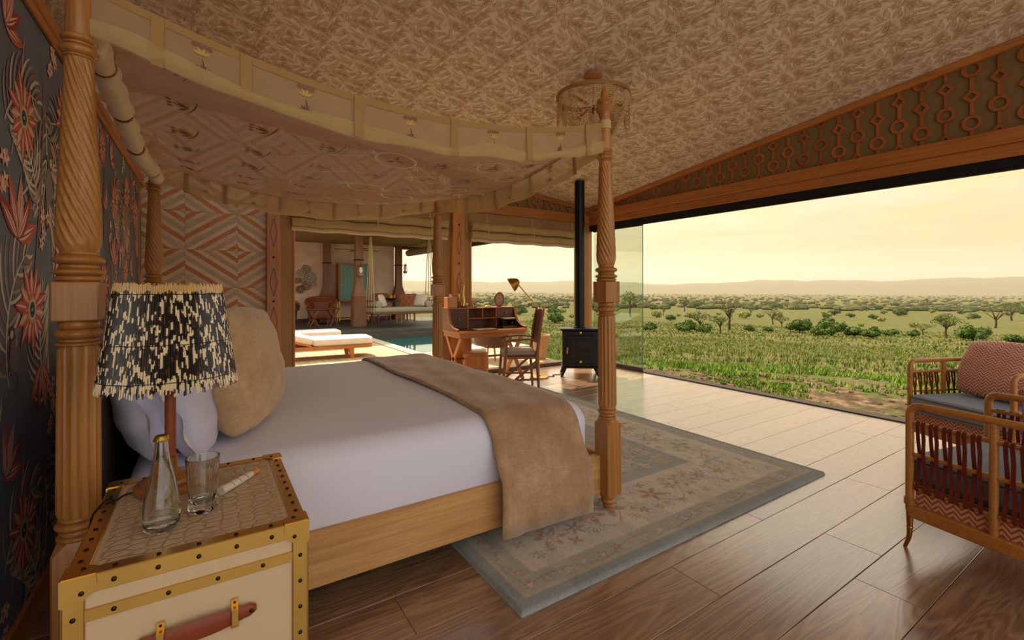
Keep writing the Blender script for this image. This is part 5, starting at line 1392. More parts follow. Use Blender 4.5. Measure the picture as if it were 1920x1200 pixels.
# ================================================================ desk chair
dc = thing('desk_armchair', 'dark wood desk armchair with leather back and padded seat', 'chair', (3.50, 5.17, 0), R(64))       # faces local +y
CW = wood('chair_wood', '#6e4024', '#96602f', 'z', rough=.4); CL = plain('dark_brown_leather', '#5a3a26', .4, var=.15, vs=8); CC = plain('grey_brown_pad', '#9a8478', .55, var=.08, vs=6)
for sx in (-1, 1):
    m = MB(); m.tube([(sx * .25, -.23, .0), (sx * .25, -.20, .45), (sx * .25, -.25, .85), (sx * .25, -.29, 1.07)], [.016, .022, .02, .014], 8); m.build('back_post', CW, dc, angle=50)
    m = MB(); m.tube([(sx * .25, .25, 0), (sx * .25, .21, .44), (sx * .25, .19, .655)], [.015, .021, .018], 8); m.build('front_leg', CW, dc, angle=50)
    m = MB(); m.tube(spl([(sx * .25, -.24, .67), (sx * .26, -.05, .685), (sx * .265, .12, .675), (sx * .26, .27, .655)], 5), [v_[0] for v_ in spl([(.015,), (.02,), (.024,), (.018,)], 5)], 10, flat=.7); m.build('arm', CW, dc, angle=60)
    m = MB(); m.tube([(sx * .25, -.21, .16), (sx * .25, .235, .16)], .012, 8); m.build('stretcher', CW, dc)
    m = MB(); m.bar((sx * .25, -.2, .40), (sx * .25, .21, .05), .022, .03); m.build('brace', CW, dc); m = MB(); m.ball((sx * .25, -.295, 1.085), .018, 10, 8); m.build('finial', BRASS, dc)
m = MB(); m.box(-.26, .26, -.23, .23, .43, .465, .008); m.build('seat_frame', CW, dc)
m = MB(); soft_box(m, -.245, .245, -.21, .235, .465, .53, .04, .03, .015, .002, 5); m.build('seat_pad', CC, dc, angle=60)
m = MB(); m.grid(10, 12, lambda u, v_: (-.24 + .48 * u, -.235 - .065 * v_ - .035 * math.sin(math.pi * u), .60 + .44 * v_ + .02 * math.sin(math.pi * u) * v_)); bk_ = m.build('backrest', CL, dc, angle=60); s_ = bk_.modifiers.new('thick', 'SOLIDIFY'); s_.thickness = .014
m = MB(); m.tube([(-.25, -.285, 1.04), (0, -.325, 1.06), (.25, -.285, 1.04)], .013, 8); m.build('top_rail', CW, dc)

# ================================================================ brass reading floor lamp by the desk
fl_ = thing('reading_floor_lamp', 'brass reading floor lamp with a tilted dome shade beside the desk', 'floor lamp', (4.16, 5.60, 0))
m = MB(); m.lathe([(.14, 0), (.142, .012), (.13, .022), (.03, .03), (.016, .045)], 32); m.build('base', BRASS, fl_)
m = MB(); m.tube([(0, 0, .04), (0, 0, 1.02)], .011, 10); m.build('pole', BRASS, fl_)
m = MB(); m.ball((0, 0, 1.03), .024, 12, 8); m.box(-.12, .05, -.008, .008, .93, .945); m.build('joint', BRASS, fl_)
d1 = Vector((-.83, .55, 0)).normalized()
m = MB(); m.tube([Vector((0, 0, .92)) - d1 * .16 * -1 * -1, Vector((0, 0, 1.03)), Vector((0, 0, 1.42)) + d1 * .33], .009, 8); m.build('arm', BRASS, fl_)
hd_ = Vector((0, 0, 1.44)) + d1 * .345
ax = (d1 * .85 + Vector((0, 0, -.52))).normalized()
m = MB(); m.M = Matrix.Translation(hd_) @ ax.to_track_quat('Z', 'Y').to_matrix().to_4x4(); m.lathe([(.012, -.05), (.03, -.045), (.045, -.03), (.075, .01), (.10, .05), (.112, .095), (.106, .095), (.095, .052), (.07, .014), (.03, -.03)], 28, cap=False); m.build('dome_shade', BRASS_DULL, fl_, angle=60)
m = MB(); m.M = Matrix.Translation(hd_) @ ax.to_track_quat('Z', 'Y').to_matrix().to_4x4(); m.ball((0, 0, .03), .035, 12, 8); m.build('bulb', plain('opal_bulb', '#f4efe2', .25), fl_)
m = MB(); m.tube(spl([(.14, .0, .006), (.25, -.05, .005), (.3, .05, .005), (.45, .02, .005), (.5, .12, .005)], 5), .005, 6); m.build('power_cord', BLACK, fl_)
dm = thing('wood_drum_stool', 'round orange wood drum stool under the desk', 'stool', (3.25, 5.92, 0)); m = MB(); m.lathe([(.17, 0), (.175, .02), (.19, .2), (.185, .38), (.17, .40)], 28); m.build('drum_body', ORANGE_WOOD_Z, dm); m = MB(); m.lathe([(.172, .40), (.175, .41), (.16, .418), (.002, .418)], 28); m.build('drum_top', plain('drum_skin', '#c08a56', .6), dm)
# ================================================================ outside: terrace, pool, pavilion
DECK = wood('bleached_deck', '#a8926f', '#cdb894', 'y', rough=.7, rnd=.08)
m = MB(); m.box(-3.0, 3.58, 6.5, 13.2, -.45, -.06)
deck = tag(m.build('terrace_deck', plain('deck_joists', '#4a3a2a', .8)), 'bleached board terrace between the tent and the pool', kind='structure')
bd = MB(); bd.box(-.068, .068, -3.33, 3.33, -.028, 0, .002); bd = bd.mesh('deck_board', DECK)
for k in range(46): link('deck_board', bd, deck, (-2.93 + k * .1415, 9.85, -.03))
m = MB(); m.box(3.52, 5.72, 6.5, 9.05, -.45, -.06); dk2 = tag(m.build('poolside_deck', plain('deck_joists', '#4a3a2a', .8)), 'bleached board strip outside the desk window', kind='structure')
bd2 = MB(); bd2.box(-.068, .068, -1.27, 1.27, -.028, 0, .002); bd2 = bd2.mesh('deck_board', DECK)
for k in range(14): link('deck_board', bd2, dk2, (3.67 + k * .1415, 7.775, -.03))
COPE = plain('pale_stone_coping', '#c9bca4', .6, var=.08, vs=5); DARKST = plain('dark_slate', '#4a4640', .7, var=.15, vs=3)
pool = thing('swimming_pool', 'teal swimming pool with pale stone edge between terrace and pavilion', 'pool', (5.0, 11.2, -.1))
m = MB(); m.box(-1.25, 1.25, -2.0, 2.06, -.9, -.02)
wm, nt, b, out_ = newmat('pool_water'); b.inputs['Base Color'].default_value = rgba('#0c6660'); b.inputs['Roughness'].default_value = .03; b.inputs['Specular IOR Level'].default_value = .5; bump(nt, b, noise(nt, 5, 2, .5, coord(nt)), .06, .02)
m.build('water', wm, pool)
for (x0, x1, y0, y1) in ((-1.45, -1.20, -2.15, 2.1), (1.20, 1.45, -2.15, 2.1), (-1.20, 1.20, -2.15, -1.95)):
    m = MB(); m.box(x0, x1, y0, y1, -.9, .08, .008); m.build('coping', COPE, pool)
# pavilion
PV = thing('pool_pavilion', 'open sided plastered pavilion with slatted ceiling beyond the pool', 'pavilion', (4.0, 15.6, -.3))
px_, py_ = -4.0, -15.6
def pbox(nm, mt_, x0, x1, y0, y1, z0, z1, b_=.006): m = MB(); m.box(x0 + px_, x1 + px_, y0 + py_, y1 + py_, z0 + .3, z1 + .3, b_); return m.build(nm, mt_, PV)
PLAST = plain('blotchy_pink_plaster', '#dfc3ab', .85, var=.16, vs=2.2, bmp=.1, bs=9)
pbox('platform', DARKST, -1.6, 8.6, 13.27, 18.35, -.4, .13); pbox('platform_step', DARKST, -1.6, 8.6, 13.12, 13.27, -.4, .03)
pbox('rear_wall', PLAST, -1.6, 6.2, 18.0, 18.2, .13, 3.0); pbox('skirting', DARK_WOOD, -1.6, 6.2, 17.97, 18.0, .13, .25)
pbox('roof_slab', DARK_WOOD, -1.8, 8.3, 13.5, 18.5, 3.04, 3.2)
SLAT = wood('ceiling_slat_wood', '#8a6236', '#b08850', 'x', rough=.6)
sl_ = MB(); sl_.box(-5.0, 5.0, -.045, .045, 0, .03, .003); sl_ = sl_.mesh('ceiling_slat', SLAT)
for k in range(34): link('ceiling_slat', sl_, PV, (3.25 + px_, 13.62 + k * .146 + py_, 3.3 + .01))
pbox('fascia_beam', ORANGE_WOOD_X, -1.8, 8.3, 13.45, 13.58, 2.92, 3.12); pbox('rear_beam', DARK_WOOD, 6.42, 8.3, 17.9, 18.1, 2.9, 3.05); pbox('end_beam', DARK_WOOD, 8.15, 8.3, 13.5, 18.1, 2.9, 3.05)
def pillar(x, y, mt_):
    m = MB(); X, Y = x + px_, y + py_
    def ring(z, w): return [(X - w, Y - w, z + .3), (X + w, Y - w, z + .3), (X + w, Y + w, z + .3), (X - w, Y + w, z + .3)]
    rs_ = [ring(.13, .20), ring(1.05, .20), ring(1.09, .22), ring(1.12, .20), ring(1.42, .125), ring(1.5, .12), ring(3.03, .115)]
    m.add([p for r_ in rs_ for p in r_], [(4 * i + k, 4 * i + (k + 1) % 4, 4 * i + 4 + (k + 1) % 4, 4 * i + 4 + k) for i in range(6) for k in range(4)] + [(3, 2, 1, 0), (24, 25, 26, 27)]); p_ = m.build('pillar', mt_, PV)
    m = MB(); m.tube([(X + .16 * math.cos(2 * math.pi * k / 8 + .39), Y + .16 * math.sin(2 * math.pi * k / 8 + .39), 2.55) for k in range(8)], .018, 6, closed=True); m.build('pillar_hook_ring', BLACK, p_)
PILW = wood('pillar_wood', '#6e4a36', '#966c50', 'z', rough=.6)
pillar(4.06, 15.2, PILW); pillar(3.58, 17.6, PILW); pillar(6.32, 17.85, PILW)
m = MB(); m.tube([(6.75 + px_, 13.75 + py_, 2.75 + .3), (6.75 + px_, 17.9 + py_, 2.75 + .3)], .13, 12); m.build('rolled_side_blind', plain('grey_canvas_roll', '#9a8468', .85, bmp=.3, bs=8), PV)
# loungers
def lounger(label, loc, rz):
    r_ = thing('pool_lounger', label, 'sun lounger', loc, rz, 'pool loungers')
    WHITE = plain('offwhite_cushion', '#d9d4cc', .8, var=.04, vs=4)
    m = MB(); m.prism([(-1.0, -.40), (.86, -.40), (.94, -.34), (1.0, -.15), (1.0, .15), (.94, .34), (.86, .40), (-1.0, .40)], .20, .265, 'z'); m.build('frame', ORANGE_WOOD_X, r_)
    for (x, y) in ((-.85, -.3), (-.85, .3), (.55, -.3), (.55, .3)):
        m = MB(); m.tube([(x, y, .21), (x + .02, y, 0)], [.06, .04], 8); m.build('leg', ORANGE_WOOD_Z, r_)
    m = MB(); soft_box(m, -.18, .97, -.39, .39, .265, .40, .12, .03, .008, 0, 2); m.build('seat_pad', WHITE, r_, angle=60)
    m = MB(); soft_box(m, -.80, 0, -.39, .39, 0, .12, .05, .03, .006, 0, 2); o = m.build('back_pad', WHITE, r_, (-.17, 0, .29), angle=60); o.rotation_euler = (0, R(16), 0)
    m = MB(); m.box(-.80, 0, -.37, .37, -.03, 0); o = m.build('back_board', ORANGE_WOOD_X, r_, (-.17, 0, .285)); o.rotation_euler = (0, R(16), 0)
    m = MB(); m.bar((-.75, -.30, .26), (-.75, -.30, .44), .03, .03); m.bar((-.75, .30, .26), (-.75, .30, .44), .03, .03); m.build('back_prop', ORANGE_WOOD_Z, r_)
lounger('wooden pool lounger with grey white cushion nearer the tent opening', (1.84, 9.75, -.03), R(-4))
lounger('wooden pool lounger with grey white cushion nearer the pavilion', (1.62, 11.45, -.03), R(-4))

# ---- pavilion furniture
GZ = .13
def grp(*a): return thing(*a)
RUSTL = plain('rust_leather', '#8a4a2c', .45, var=.15, vs=5); GREENL = plain('dark_green_cloth', '#2c3a34', .7)
def tub(label, loc, rz, shell_mat):
    r_ = thing('tub_armchair', label, 'armchair', loc, rz, 'pavilion tub chairs')
    m = MB()
    def sh_(u, v_):
        a = R(-35 + 250 * u); rr_ = .42 + .05 * v_; h_ = .42 + .32 * (math.sin(math.pi * u) ** .6); return (rr_ * math.cos(a), rr_ * math.sin(a), .14 + (h_ - 0.0) * v_)
    m.grid(28, 5, sh_); o = m.build('shell', shell_mat, r_, angle=60); s_ = o.modifiers.new('t', 'SOLIDIFY'); s_.thickness = .10
    m = MB(); m.tube([Vector(sh_(k / 28, 1.0)) * 1.0 for k in range(29)], .065, 10); m.build('top_roll', RUSTL, r_, angle=60)
    m = MB(); m.lathe([(.36, .16), (.40, .20), (.40, .40), (.37, .46), (.02, .48)], 28); m.build('seat_pad', RUSTL, r_)
    m = MB(); m.box(-.28, .28, -.06, .06, 0, .32, .05); o = m.build('back_cushion', RUSTL, r_, (0, .25, .46)); o.rotation_euler = (R(-14), 0, 0)
    for k in range(4):
        a = R(45 + 90 * k); m = MB(); m.lathe([(.022, 0), (.03, .15)], 10, .3 * math.cos(a), .3 * math.sin(a)); m.build('leg', ORANGE_WOOD_Z, r_)
tub('rust leather tub armchair against the plaster wall', (3.25, 16.9, GZ), R(-12), RUSTL)
tub('dark green backed tub armchair with rust leather top', (1.85, 15.6, GZ), R(150), GREENL)
ct = thing('folding_coffee_table', 'low dark table with crossed legs in the pavilion', 'table', (3.08, 15.75, GZ)); m = MB(); m.box(-.48, .48, -.28, .28, .53, .57, .006); m.build('tabletop', DARK_WOOD, ct)
for s_ in (-1, 1):
    for q_ in (-1, 1):
        for (x0, x1) in ((-.13, .13), (.13, -.13)):
            m = MB(); m.bar((s_ * .30 + x0, q_ * .22, .53), (s_ * .30 + x1, q_ * .22, 0), .035, .035); m.build('leg', DARK_WOOD_Z, ct)
cb = thing('teal_cabinet', 'tall cabinet with teal scale pattern doors on brass legs', 'cabinet', (4.5, 17.62, GZ))
m = MB(); m.box(-.56, .56, -.2, .2, .72, 2.12, .01); m.build('case', RED_WOOD, cb)
TEALM = plain('teal_inlay', '#2f8f86', .4, var=.08, vs=6); BRZ = plain('bronze_inlay', '#a5763e', .4, .6)
for s_ in (-1, 1):
    m = MB(); x0, x1 = (-.51, -.01) if s_ < 0 else (.01, .51); m.box(x0, x1, -.215, -.2, .78, 2.06, .003); d_ = m.build('door', TEALM, cb)
    m = MB()
    for i in range(4):
        for j in range(8):
            cx = x0 + .0625 + i * .125; cz = .78 + .08 + j * .16
            for (a, b_) in (((cx, cz - .07), (cx + .045, cz)), ((cx + .045, cz), (cx, cz + .07)), ((cx, cz + .07), (cx - .045, cz)), ((cx - .045, cz), (cx, cz - .07))): m.bar((a[0], -.217, a[1]), (b_[0], -.217, b_[1]), .012, .006, up=(0, 1, 0))
    m.build('scale_inlay', BRZ, d_)
for (sx, sy) in ((-1, -1), (1, -1), (-1, 1), (1, 1)):
    m = MB(); m.box(sx * .52 - .018, sx * .52 + .018, sy * .17 - .018, sy * .17 + .018, 0, .72); m.build('leg', BRASS, cb)
m = MB(); m.box(-.52, .52, -.185, -.155, .08, .11); m.build('leg_rail', BRASS, cb)
rb = random.Random(8)
BASK = [('#5a4630', '#c9b492'), ('#d8cbb4', '#9a7a58'), ('#6b5138', '#b89a70'), ('#8a8a74', '#c4bda2'), ('#9a5a3c', '#d9b48c')]
for k, (ix, iz, rr_) in enumerate(((574, 504.5, .145), (562.5, 512, .145), (558, 526, .115), (581, 520.5, .19), (566, 526, .09), (574, 536, .155), (586, 532.5, .115), (563, 542.5, .145))):
    kx = (ix - 960) / 869; d = 17.93 / (math.cos(R(33.26)) - kx * math.sin(R(33.26))); X = d * math.sin(R(33.26)) + kx * d * math.cos(R(33.26)); Z = 1.35 - (iz - 540) / 869 * d
    c1, c2 = BASK[k % 5]; b_ = thing('wall_basket', ('dark and cream woven wall basket at the top of the cluster', 'pale cream wall basket with a brown centre', 'cream wall basket half hidden by the tent jamb', 'large spoked wall basket on the plaster wall', 'small rust wall basket between larger ones', 'cream wall basket with dark star centre', 'plain grey green wall basket at the cluster edge', 'dark ringed wall basket at the cluster foot')[k], 'basket', (X, 17.985, Z), 0, 'woven baskets on the pavilion wall')
    m = MB(); m.M = Matrix.Rotation(R(90), 4, 'X'); m.lathe([(rr_, .02), (rr_ * 1.02, .045), (rr_ * .8, .035), (rr_ * .4, .02), (.005, .018)], 28); m.build('bowl', plain('basket_' + c2, c2, .85, bmp=.4, bs=40), b_)
    m = MB(); m.M = Matrix.Rotation(R(90), 4, 'X')
    for f_ in (.95, .62, .3): m.tube([(rr_ * f_ * math.cos(2 * math.pi * q_ / 24), rr_ * f_ * math.sin(2 * math.pi * q_ / 24), .02 + .028 * f_) for q_ in range(24)], rr_ * .07, 5, closed=True)
    if k in (3, 5, 7):
        for q_ in range(8): a = q_ * math.pi / 4; m.bar((rr_ * .3 * math.cos(a), rr_ * .3 * math.sin(a), .034), (rr_ * .92 * math.cos(a), rr_ * .92 * math.sin(a), .05), rr_ * .1, .008)
    m.build('woven_rings', plain('basket_' + c1, c1, .85), b_)
# ceiling fan
fn_ = thing('ceiling_fan', 'dark ceiling fan with a glass lamp in the pavilion', 'ceiling fan', (4.35, 16.4, 3.01)); m = MB(); m.lathe([(.05, -.02), (.02, -.05), (.018, -.28), (.10, -.30), (.11, -.36), (.06, -.40)], 16); m.build('motor', BLACK, fn_)
for k in range(4):
    a = k * math.pi / 2 + .1; m = MB(); m.M = Matrix.Rotation(a, 4, 'Z'); m.prism([(.10, -.03), (.25, -.07), (.75, -.08), (.80, 0), (.75, .08), (.25, .07), (.10, .03)], -.345, -.335, 'z'); m.build('blade', DARK_WOOD, fn_)
m = MB(); m.lathe([(.03, -.40), (.07, -.44), (.075, -.52), (.05, -.58), (.02, -.60)], 14); m.build('lamp_globe', plain('pale_globe', '#d9cdb0', .2), fn_)
# hanging day bed
sw = thing('swing_daybed', 'hanging day bed on long ropes with grey cushions', 'swing', (5.08, 14.1, GZ - .08))
m = MB(); m.box(-.98, .98, -.42, .42, .50, .56, .008); m.build('base', DARK_WOOD, sw)
m = MB(); soft_box(m, -.95, .95, -.40, .40, .56, .70, .05, .04, .01, 0, 2); m.build('seat_pad', plain('sage_grey_cloth', '#8f8a78', .85), sw, angle=60)
ROPE = plain('rope', '#a8946c', .9)
for sx in (-1, 1):
    for k in range(4):
        m = MB(); y = -.40 + k * .267; m.tube([(sx * .97, y, .53), (sx * .97, y, .95), (sx * .95, -.05 + .05 * k, 2.87)], .014, 6); m.build('rope', ROPE, sw)
    m = MB(); m.M = Matrix.Translation((sx * .80, 0, .80)) @ Matrix.Rotation(R(90), 4, 'X'); m.lathe([(.06, -.36), (.11, -.34), (.115, 0), (.11, .34), (.06, .36)], 16); m.build('bolster', plain('sage_grey_cloth', '#8f8a78', .85), sw)
    m = MB(); m.bar((sx * .985, -.42, .9), (sx * .985, .42, .9), .02, .03); m.bar((sx * .985, -.42, .72), (sx * .985, .42, .72), .02, .03); m.build('end_rail', DARK_WOOD, sw)
pmx = pillow_mesh('scatter_pillow', .45, .42, .16, plain('pale_grey_linen', '#b5ab9a', .85), n=12)
for (x, y, rz, tl, lab) in ((4.52, 14.0, -35, -20, 'pale grey scatter pillow at the rope end nearest the cabinet'), (5.66, 14.05, 215, -22, 'pale grey scatter pillow at the rope end nearest the lawn')):
    tag(link('scatter_pillow', pmx, None, (x, y, GZ + .63), (0, R(tl), R(rz))), lab, 'pillow')
# dining set behind the swing
dt = thing('dining_table', 'wooden dining table behind the hanging day bed', 'table', (5.6, 16.35, GZ)); m = MB(); m.box(-.75, .75, -.45, .45, .72, .77, .008); m.build('tabletop', DARK_WOOD, dt)
for (sx, sy) in ((-1, -1), (1, -1), (-1, 1), (1, 1)):
    m = MB(); m.lathe([(.03, 0), (.04, .3), (.045, .72)], 10, sx * .66, sy * .37); m.build('leg', DARK_WOOD_Z, dt)
def lchair(label, loc, rz):
    r_ = thing('lattice_dining_chair', label, 'chair', loc, rz, 'dining chairs in the pavilion'); m = MB(); m.box(-.27, .27, -.25, .25, .44, .50, .01); m.build('seat', RUSTL, r_)
    m = MB(); m.box(-.28, .28, -.27, -.24, .50, 1.02, .006); bk2 = m.build('backrest', RUSTL, r_); m = MB()
    for k in range(-1, 2):
        for s_ in (-1, 1): m.bar((k * .18 - s_ * .14, -.275, .55), (k * .18 + s_ * .14, -.275, .98), .018, .012, up=(0, 1, 0))
    m.build('lattice', BAMBOO, bk2)
    for (sx, sy) in ((-1, -1), (1, -1), (-1, 1), (1, 1)):
        m = MB(); m.lathe([(.016, 0), (.022, .45)], 10, sx * .24, sy * .22); m.build('leg', BAMBOO, r_)
lchair('rust leather dining chair with lattice back behind the day bed', (5.75, 15.5, GZ), R(0)); lchair('rust leather dining chair on the wall side of the dining table', (5.45, 17.15, GZ), R(180))
fb = thing('fruit_bowl', 'bowl of green and orange fruit on the dining table', 'fruit bowl', (5.5, 16.3, GZ + .772)); m = MB(); m.lathe([(.08, 0), (.2, .05), (.24, .09), (.22, .09), (.05, .02)], 20); m.build('bowl', DARK_WOOD, fb)
rb = random.Random(2)
for k in range(9):
    tag(MB().ball((0, 0, 0), .055, 10, 7).build('fruit', plain(('orange_fruit', 'green_fruit', 'yellow_fruit')[k % 3], ('#c9702c', '#5a7a2c', '#c9a23c')[k % 3], .5), None, (5.5 + .10 * math.cos(k * 2.1) * (k > 0), 16.3 + .10 * math.sin(k * 2.1) * (k > 0), GZ + .772 + .10 + .05 * (k % 2)), angle=80), ('orange fruit in the bowl on the dining table', 'green fruit in the bowl on the dining table', 'yellow fruit in the bowl on the dining table')[k % 3], 'fruit', 'fruit in the pavilion bowl')
# lanterns
def lantern(label, loc):
    r_ = thing('storm_lantern', label, 'lantern', loc, 0, 'storm lanterns'); m = MB(); m.lathe([(.06, -.42), (.075, -.40), (.075, -.34), (.05, -.32)], 14); m.build('body', plain('pewter', '#8a8478', .35, .8), r_); m = MB(); m.lathe([(.045, -.13), (.055, -.11), (.03, -.07), (.015, -.05)], 14); m.build('cap', plain('pewter', '#8a8478', .35, .8), r_)
    m = MB(); m.lathe([(.035, -.32), (.055, -.26), (.055, -.20), (.04, -.13)], 14); m.build('globe', plain('milky_globe', '#e6e0d2', .15), r_)
    m = MB(); m.tube([(.08, 0, -.38), (.085, 0, -.2), (.05, 0, -.06), (0, 0, 0), (-.05, 0, -.06), (-.085, 0, -.2), (-.08, 0, -.38)], .008, 6); m.build('bail', plain('pewter', '#8a8478', .35, .8), r_)
lantern('storm lantern hung on the front pavilion pillar by the pool', (4.06, 14.94, 2.14)); lantern('storm lantern hung beside the corner pavilion pillar', (6.55, 17.72, 2.35))
# wicker tub chair and white pouffe on the strip outside the desk window
wc = thing('wicker_tub_chair', 'dark wicker tub chair with pale rim outside the desk window', 'chair', (4.60, 7.75, -.03), R(120))
m = MB()
def wsh(u, v_): a = R(-55 + 290 * u); rr_ = .30 + .10 * v_; return (rr_ * math.cos(a), rr_ * math.sin(a), .25 + (.22 + .24 * math.sin(math.pi * u)) * v_)
m.grid(28, 6, wsh); o = m.build('shell', plain('dark_wicker', '#5a3828', .6, bmp=.6, bs=60), wc, angle=60); s_ = o.modifiers.new('t', 'SOLIDIFY'); s_.thickness = .03
m = MB(); m.tube([wsh(k / 28, 1.0) for k in range(29)], .028, 8); m.build('rim', plain('pale_rim', '#c49a78', .5), wc, angle=60)
m = MB(); m.lathe([(.27, .25), (.31, .29), (.30, .38), (.02, .40)], 24); m.build('seat_pad', plain('offwhite_cushion', '#d9d4cc', .8), wc)
for k in range(4): a = R(45 + 90 * k); m = MB(); m.tube([(.22 * math.cos(a), .22 * math.sin(a), .26), (.28 * math.cos(a), .28 * math.sin(a), 0)], .018, 8); m.build('leg', ORANGE_WOOD_Z, wc)
po = thing('white_pouffe', 'square white upholstered footstool outside the desk window', 'footstool', (3.75, 7.15, -.03)); m = MB(); soft_box(m, -.27, .27, -.25, .25, .06, .36, .05, .05, .02, 0, 4); m.build('pad', plain('offwhite_cushion', '#d9d4cc', .8), po, angle=60)
for (sx, sy) in ((-1, -1), (1, -1), (-1, 1), (1, 1)): m = MB(); m.lathe([(.02, 0), (.025, .07)], 10, sx * .2, sy * .19); m.build('foot', ORANGE_WOOD_Z, po)
pt = thing('clay_planter', 'tapered clay planter outside the window by the stove', 'planter', (5.42, 7.25, -.03)); m = MB(); m.lathe([(.10, 0), (.11, .02), (.16, .42), (.19, .43), (.19, .47), (.17, .47), (.15, .40), (.02, .39)], 24); m.build('pot', plain('pale_clay', '#c99a78', .8), pt); m = MB(); m.lathe([(.155, .41), (.01, .42)], 20, cap=False); m.build('soil', plain('soil', '#3a2a1e', .9), pt)
# ================================================================ savanna
rn = random.Random(17)
PR = [(0, -.20), (7, -.20), (9, -.26), (15, -.80), (25, -1.65), (40, -2.75), (70, -4.4), (120, -6.3), (200, -8.2), (400, -11.8), (1000, -17.5), (3000, -33), (12000, -120)]
def gz(x, y):
    r_ = math.hypot(x, y); z = PR[-1][1]
    for (a, za), (b_, zb) in zip(PR[:-1], PR[1:]):
        if r_ <= b_: z = za + (zb - za) * (r_ - a) / (b_ - a); break
    n = .03 * math.sin(x * 2.1 + y * .7) * math.sin(y * 1.7 - x * .4) + .012 * math.sin(x * 7.3 + 1) * math.sin(y * 6.1) if r_ < 60 else 0
    az = math.degrees(math.atan2(x, y)); lift = max(0, 1 - abs(az - 20) / 28); z += lift * min(1, max(0, (r_ - 60) / 300)) * min(1, 3000 / max(r_, 1)) * r_ * .006
    f_ = min(1, r_ / 20); n += f_ * .12 * math.sin(x * .31 + 2) * math.sin(y * .27) if r_ > 12 else 0
    if x > -3.2 and ((x < 5.95 and 5.5 < y < 9.3) or (x < 6.8 and 9 <= y < 13.3) or (x < 9.0 and 13 < y < 18.7)) or (x < 6.1 and y < 7): return min(z, -.5)
    return z + n
radii = [5.4 * (1.045 ** k) for k in range(0, 178)]; angs = [R(-70 + .75 * k) for k in range(0, 307)]
vs = []
for r_ in radii:
    for a in angs: x, y = r_ * math.sin(a), r_ * math.cos(a); vs.append((x, y, gz(x, y)))
na = len(angs); gm = MB(); gm.v = vs; gm.f = [(i * na + k, i * na + k + 1, (i + 1) * na + k + 1, (i + 1) * na + k) for i in range(len(radii) - 1) for k in range(na - 1)]; gm.c = []
mm, nt, b, out_ = newmat('savanna_ground')
v = coord(nt)
big = noise(nt, .05, 5, .6, v); mid = noise(nt, .55, 6, .65, v); fine = noise(nt, 5.0, 5, .7, v); spk = noise(nt, 22, 3, .7, v)
grass = ramp(nt, mid, [(.30, '#383f20'), (.48, '#535630'), (.60, '#69633a'), (.75, '#7e724e')])
grass = mixc(nt, .45, grass, ramp(nt, fine, [(.3, '#2c331a'), (.55, '#5c6034'), (.75, '#857a54')]))
dirt = ramp(nt, fine, [(.3, '#2c231a'), (.5, '#5c4c3a'), (.7, '#8d7a62')])
# bare trampled soil close to the tent
tc = nt.nodes.new('ShaderNodeTexCoord'); ln = nt.nodes.new('ShaderNodeVectorMath'); ln.operation = 'LENGTH'; nt.links.new(tc.outputs['Object'], ln.inputs[0])
mr = nt.nodes.new('ShaderNodeMapRange'); nt.links.new(ln.outputs['Value'], mr.inputs[0]); mr.inputs[1].default_value = 9.5; mr.inputs[2].default_value = 14; mr.inputs[3].default_value = .13; mr.inputs[4].default_value = -.20
ad = nt.nodes.new('ShaderNodeMath'); ad.operation = 'ADD'; nt.links.new(noise(nt, 1.1, 6, .7, v), ad.inputs[0]); nt.links.new(mr.outputs[0], ad.inputs[1])
dmask = ramp(nt, ad.outputs[0], [(.54, (0, 0, 0)), (.62, (1, 1, 1))])
far = nt.nodes.new('ShaderNodeMapRange'); nt.links.new(ln.outputs['Value'], far.inputs[0]); far.inputs[1].default_value = 150; far.inputs[2].default_value = 900
plainc = ramp(nt, noise(nt, .008, 5, .6, v), [(.35, '#4c4c2a'), (.6, '#6a6540')])
g2 = mixc(nt, far.outputs[0], grass, plainc)
nt.links.new(mixc(nt, dmask, g2, dirt), b.inputs['Base Color']); b.inputs['Roughness'].default_value = .95; b.inputs['Specular IOR Level'].default_value = .1
bump(nt, b, fine, .8, .08)
ground = gm.build('savanna_ground', mm, None, angle=None, recalc=False); ground.data.shade_smooth(); tag(ground, 'open grassy savanna falling away from the tent', kind='structure')
# far hills
hm = MB(); n = 130; vs = []
for k in range(n + 1):
    a = R(-60 + 190 * k / n); h_ = .8 * 95 + 15 * math.sin(k * .21 + 1.0) + 14 * math.sin(k * .47) + 7 * math.sin(k * 1.3) + 5 * math.sin(k * 2.9)
    for (r_, z) in ((4300, -60), (4700, h_ * .35), (5200, h_ * .8), (5800, h_)): vs.append((r_ * math.sin(a), r_ * math.cos(a), z))
    vs.append((7000 * math.sin(a), 7000 * math.cos(a), -60))
hm.add(vs, [(5 * k + j, 5 * k + j + 1, 5 * k + 6 + j, 5 * k + 5 + j) for k in range(n) for j in range(4)])
tag(hm.build('hills', plain('hill_scrub', '#55502f', .95, var=.15, vs=.01, spec=.0), angle=60), 'long low ridge closing the savanna', kind='structure')

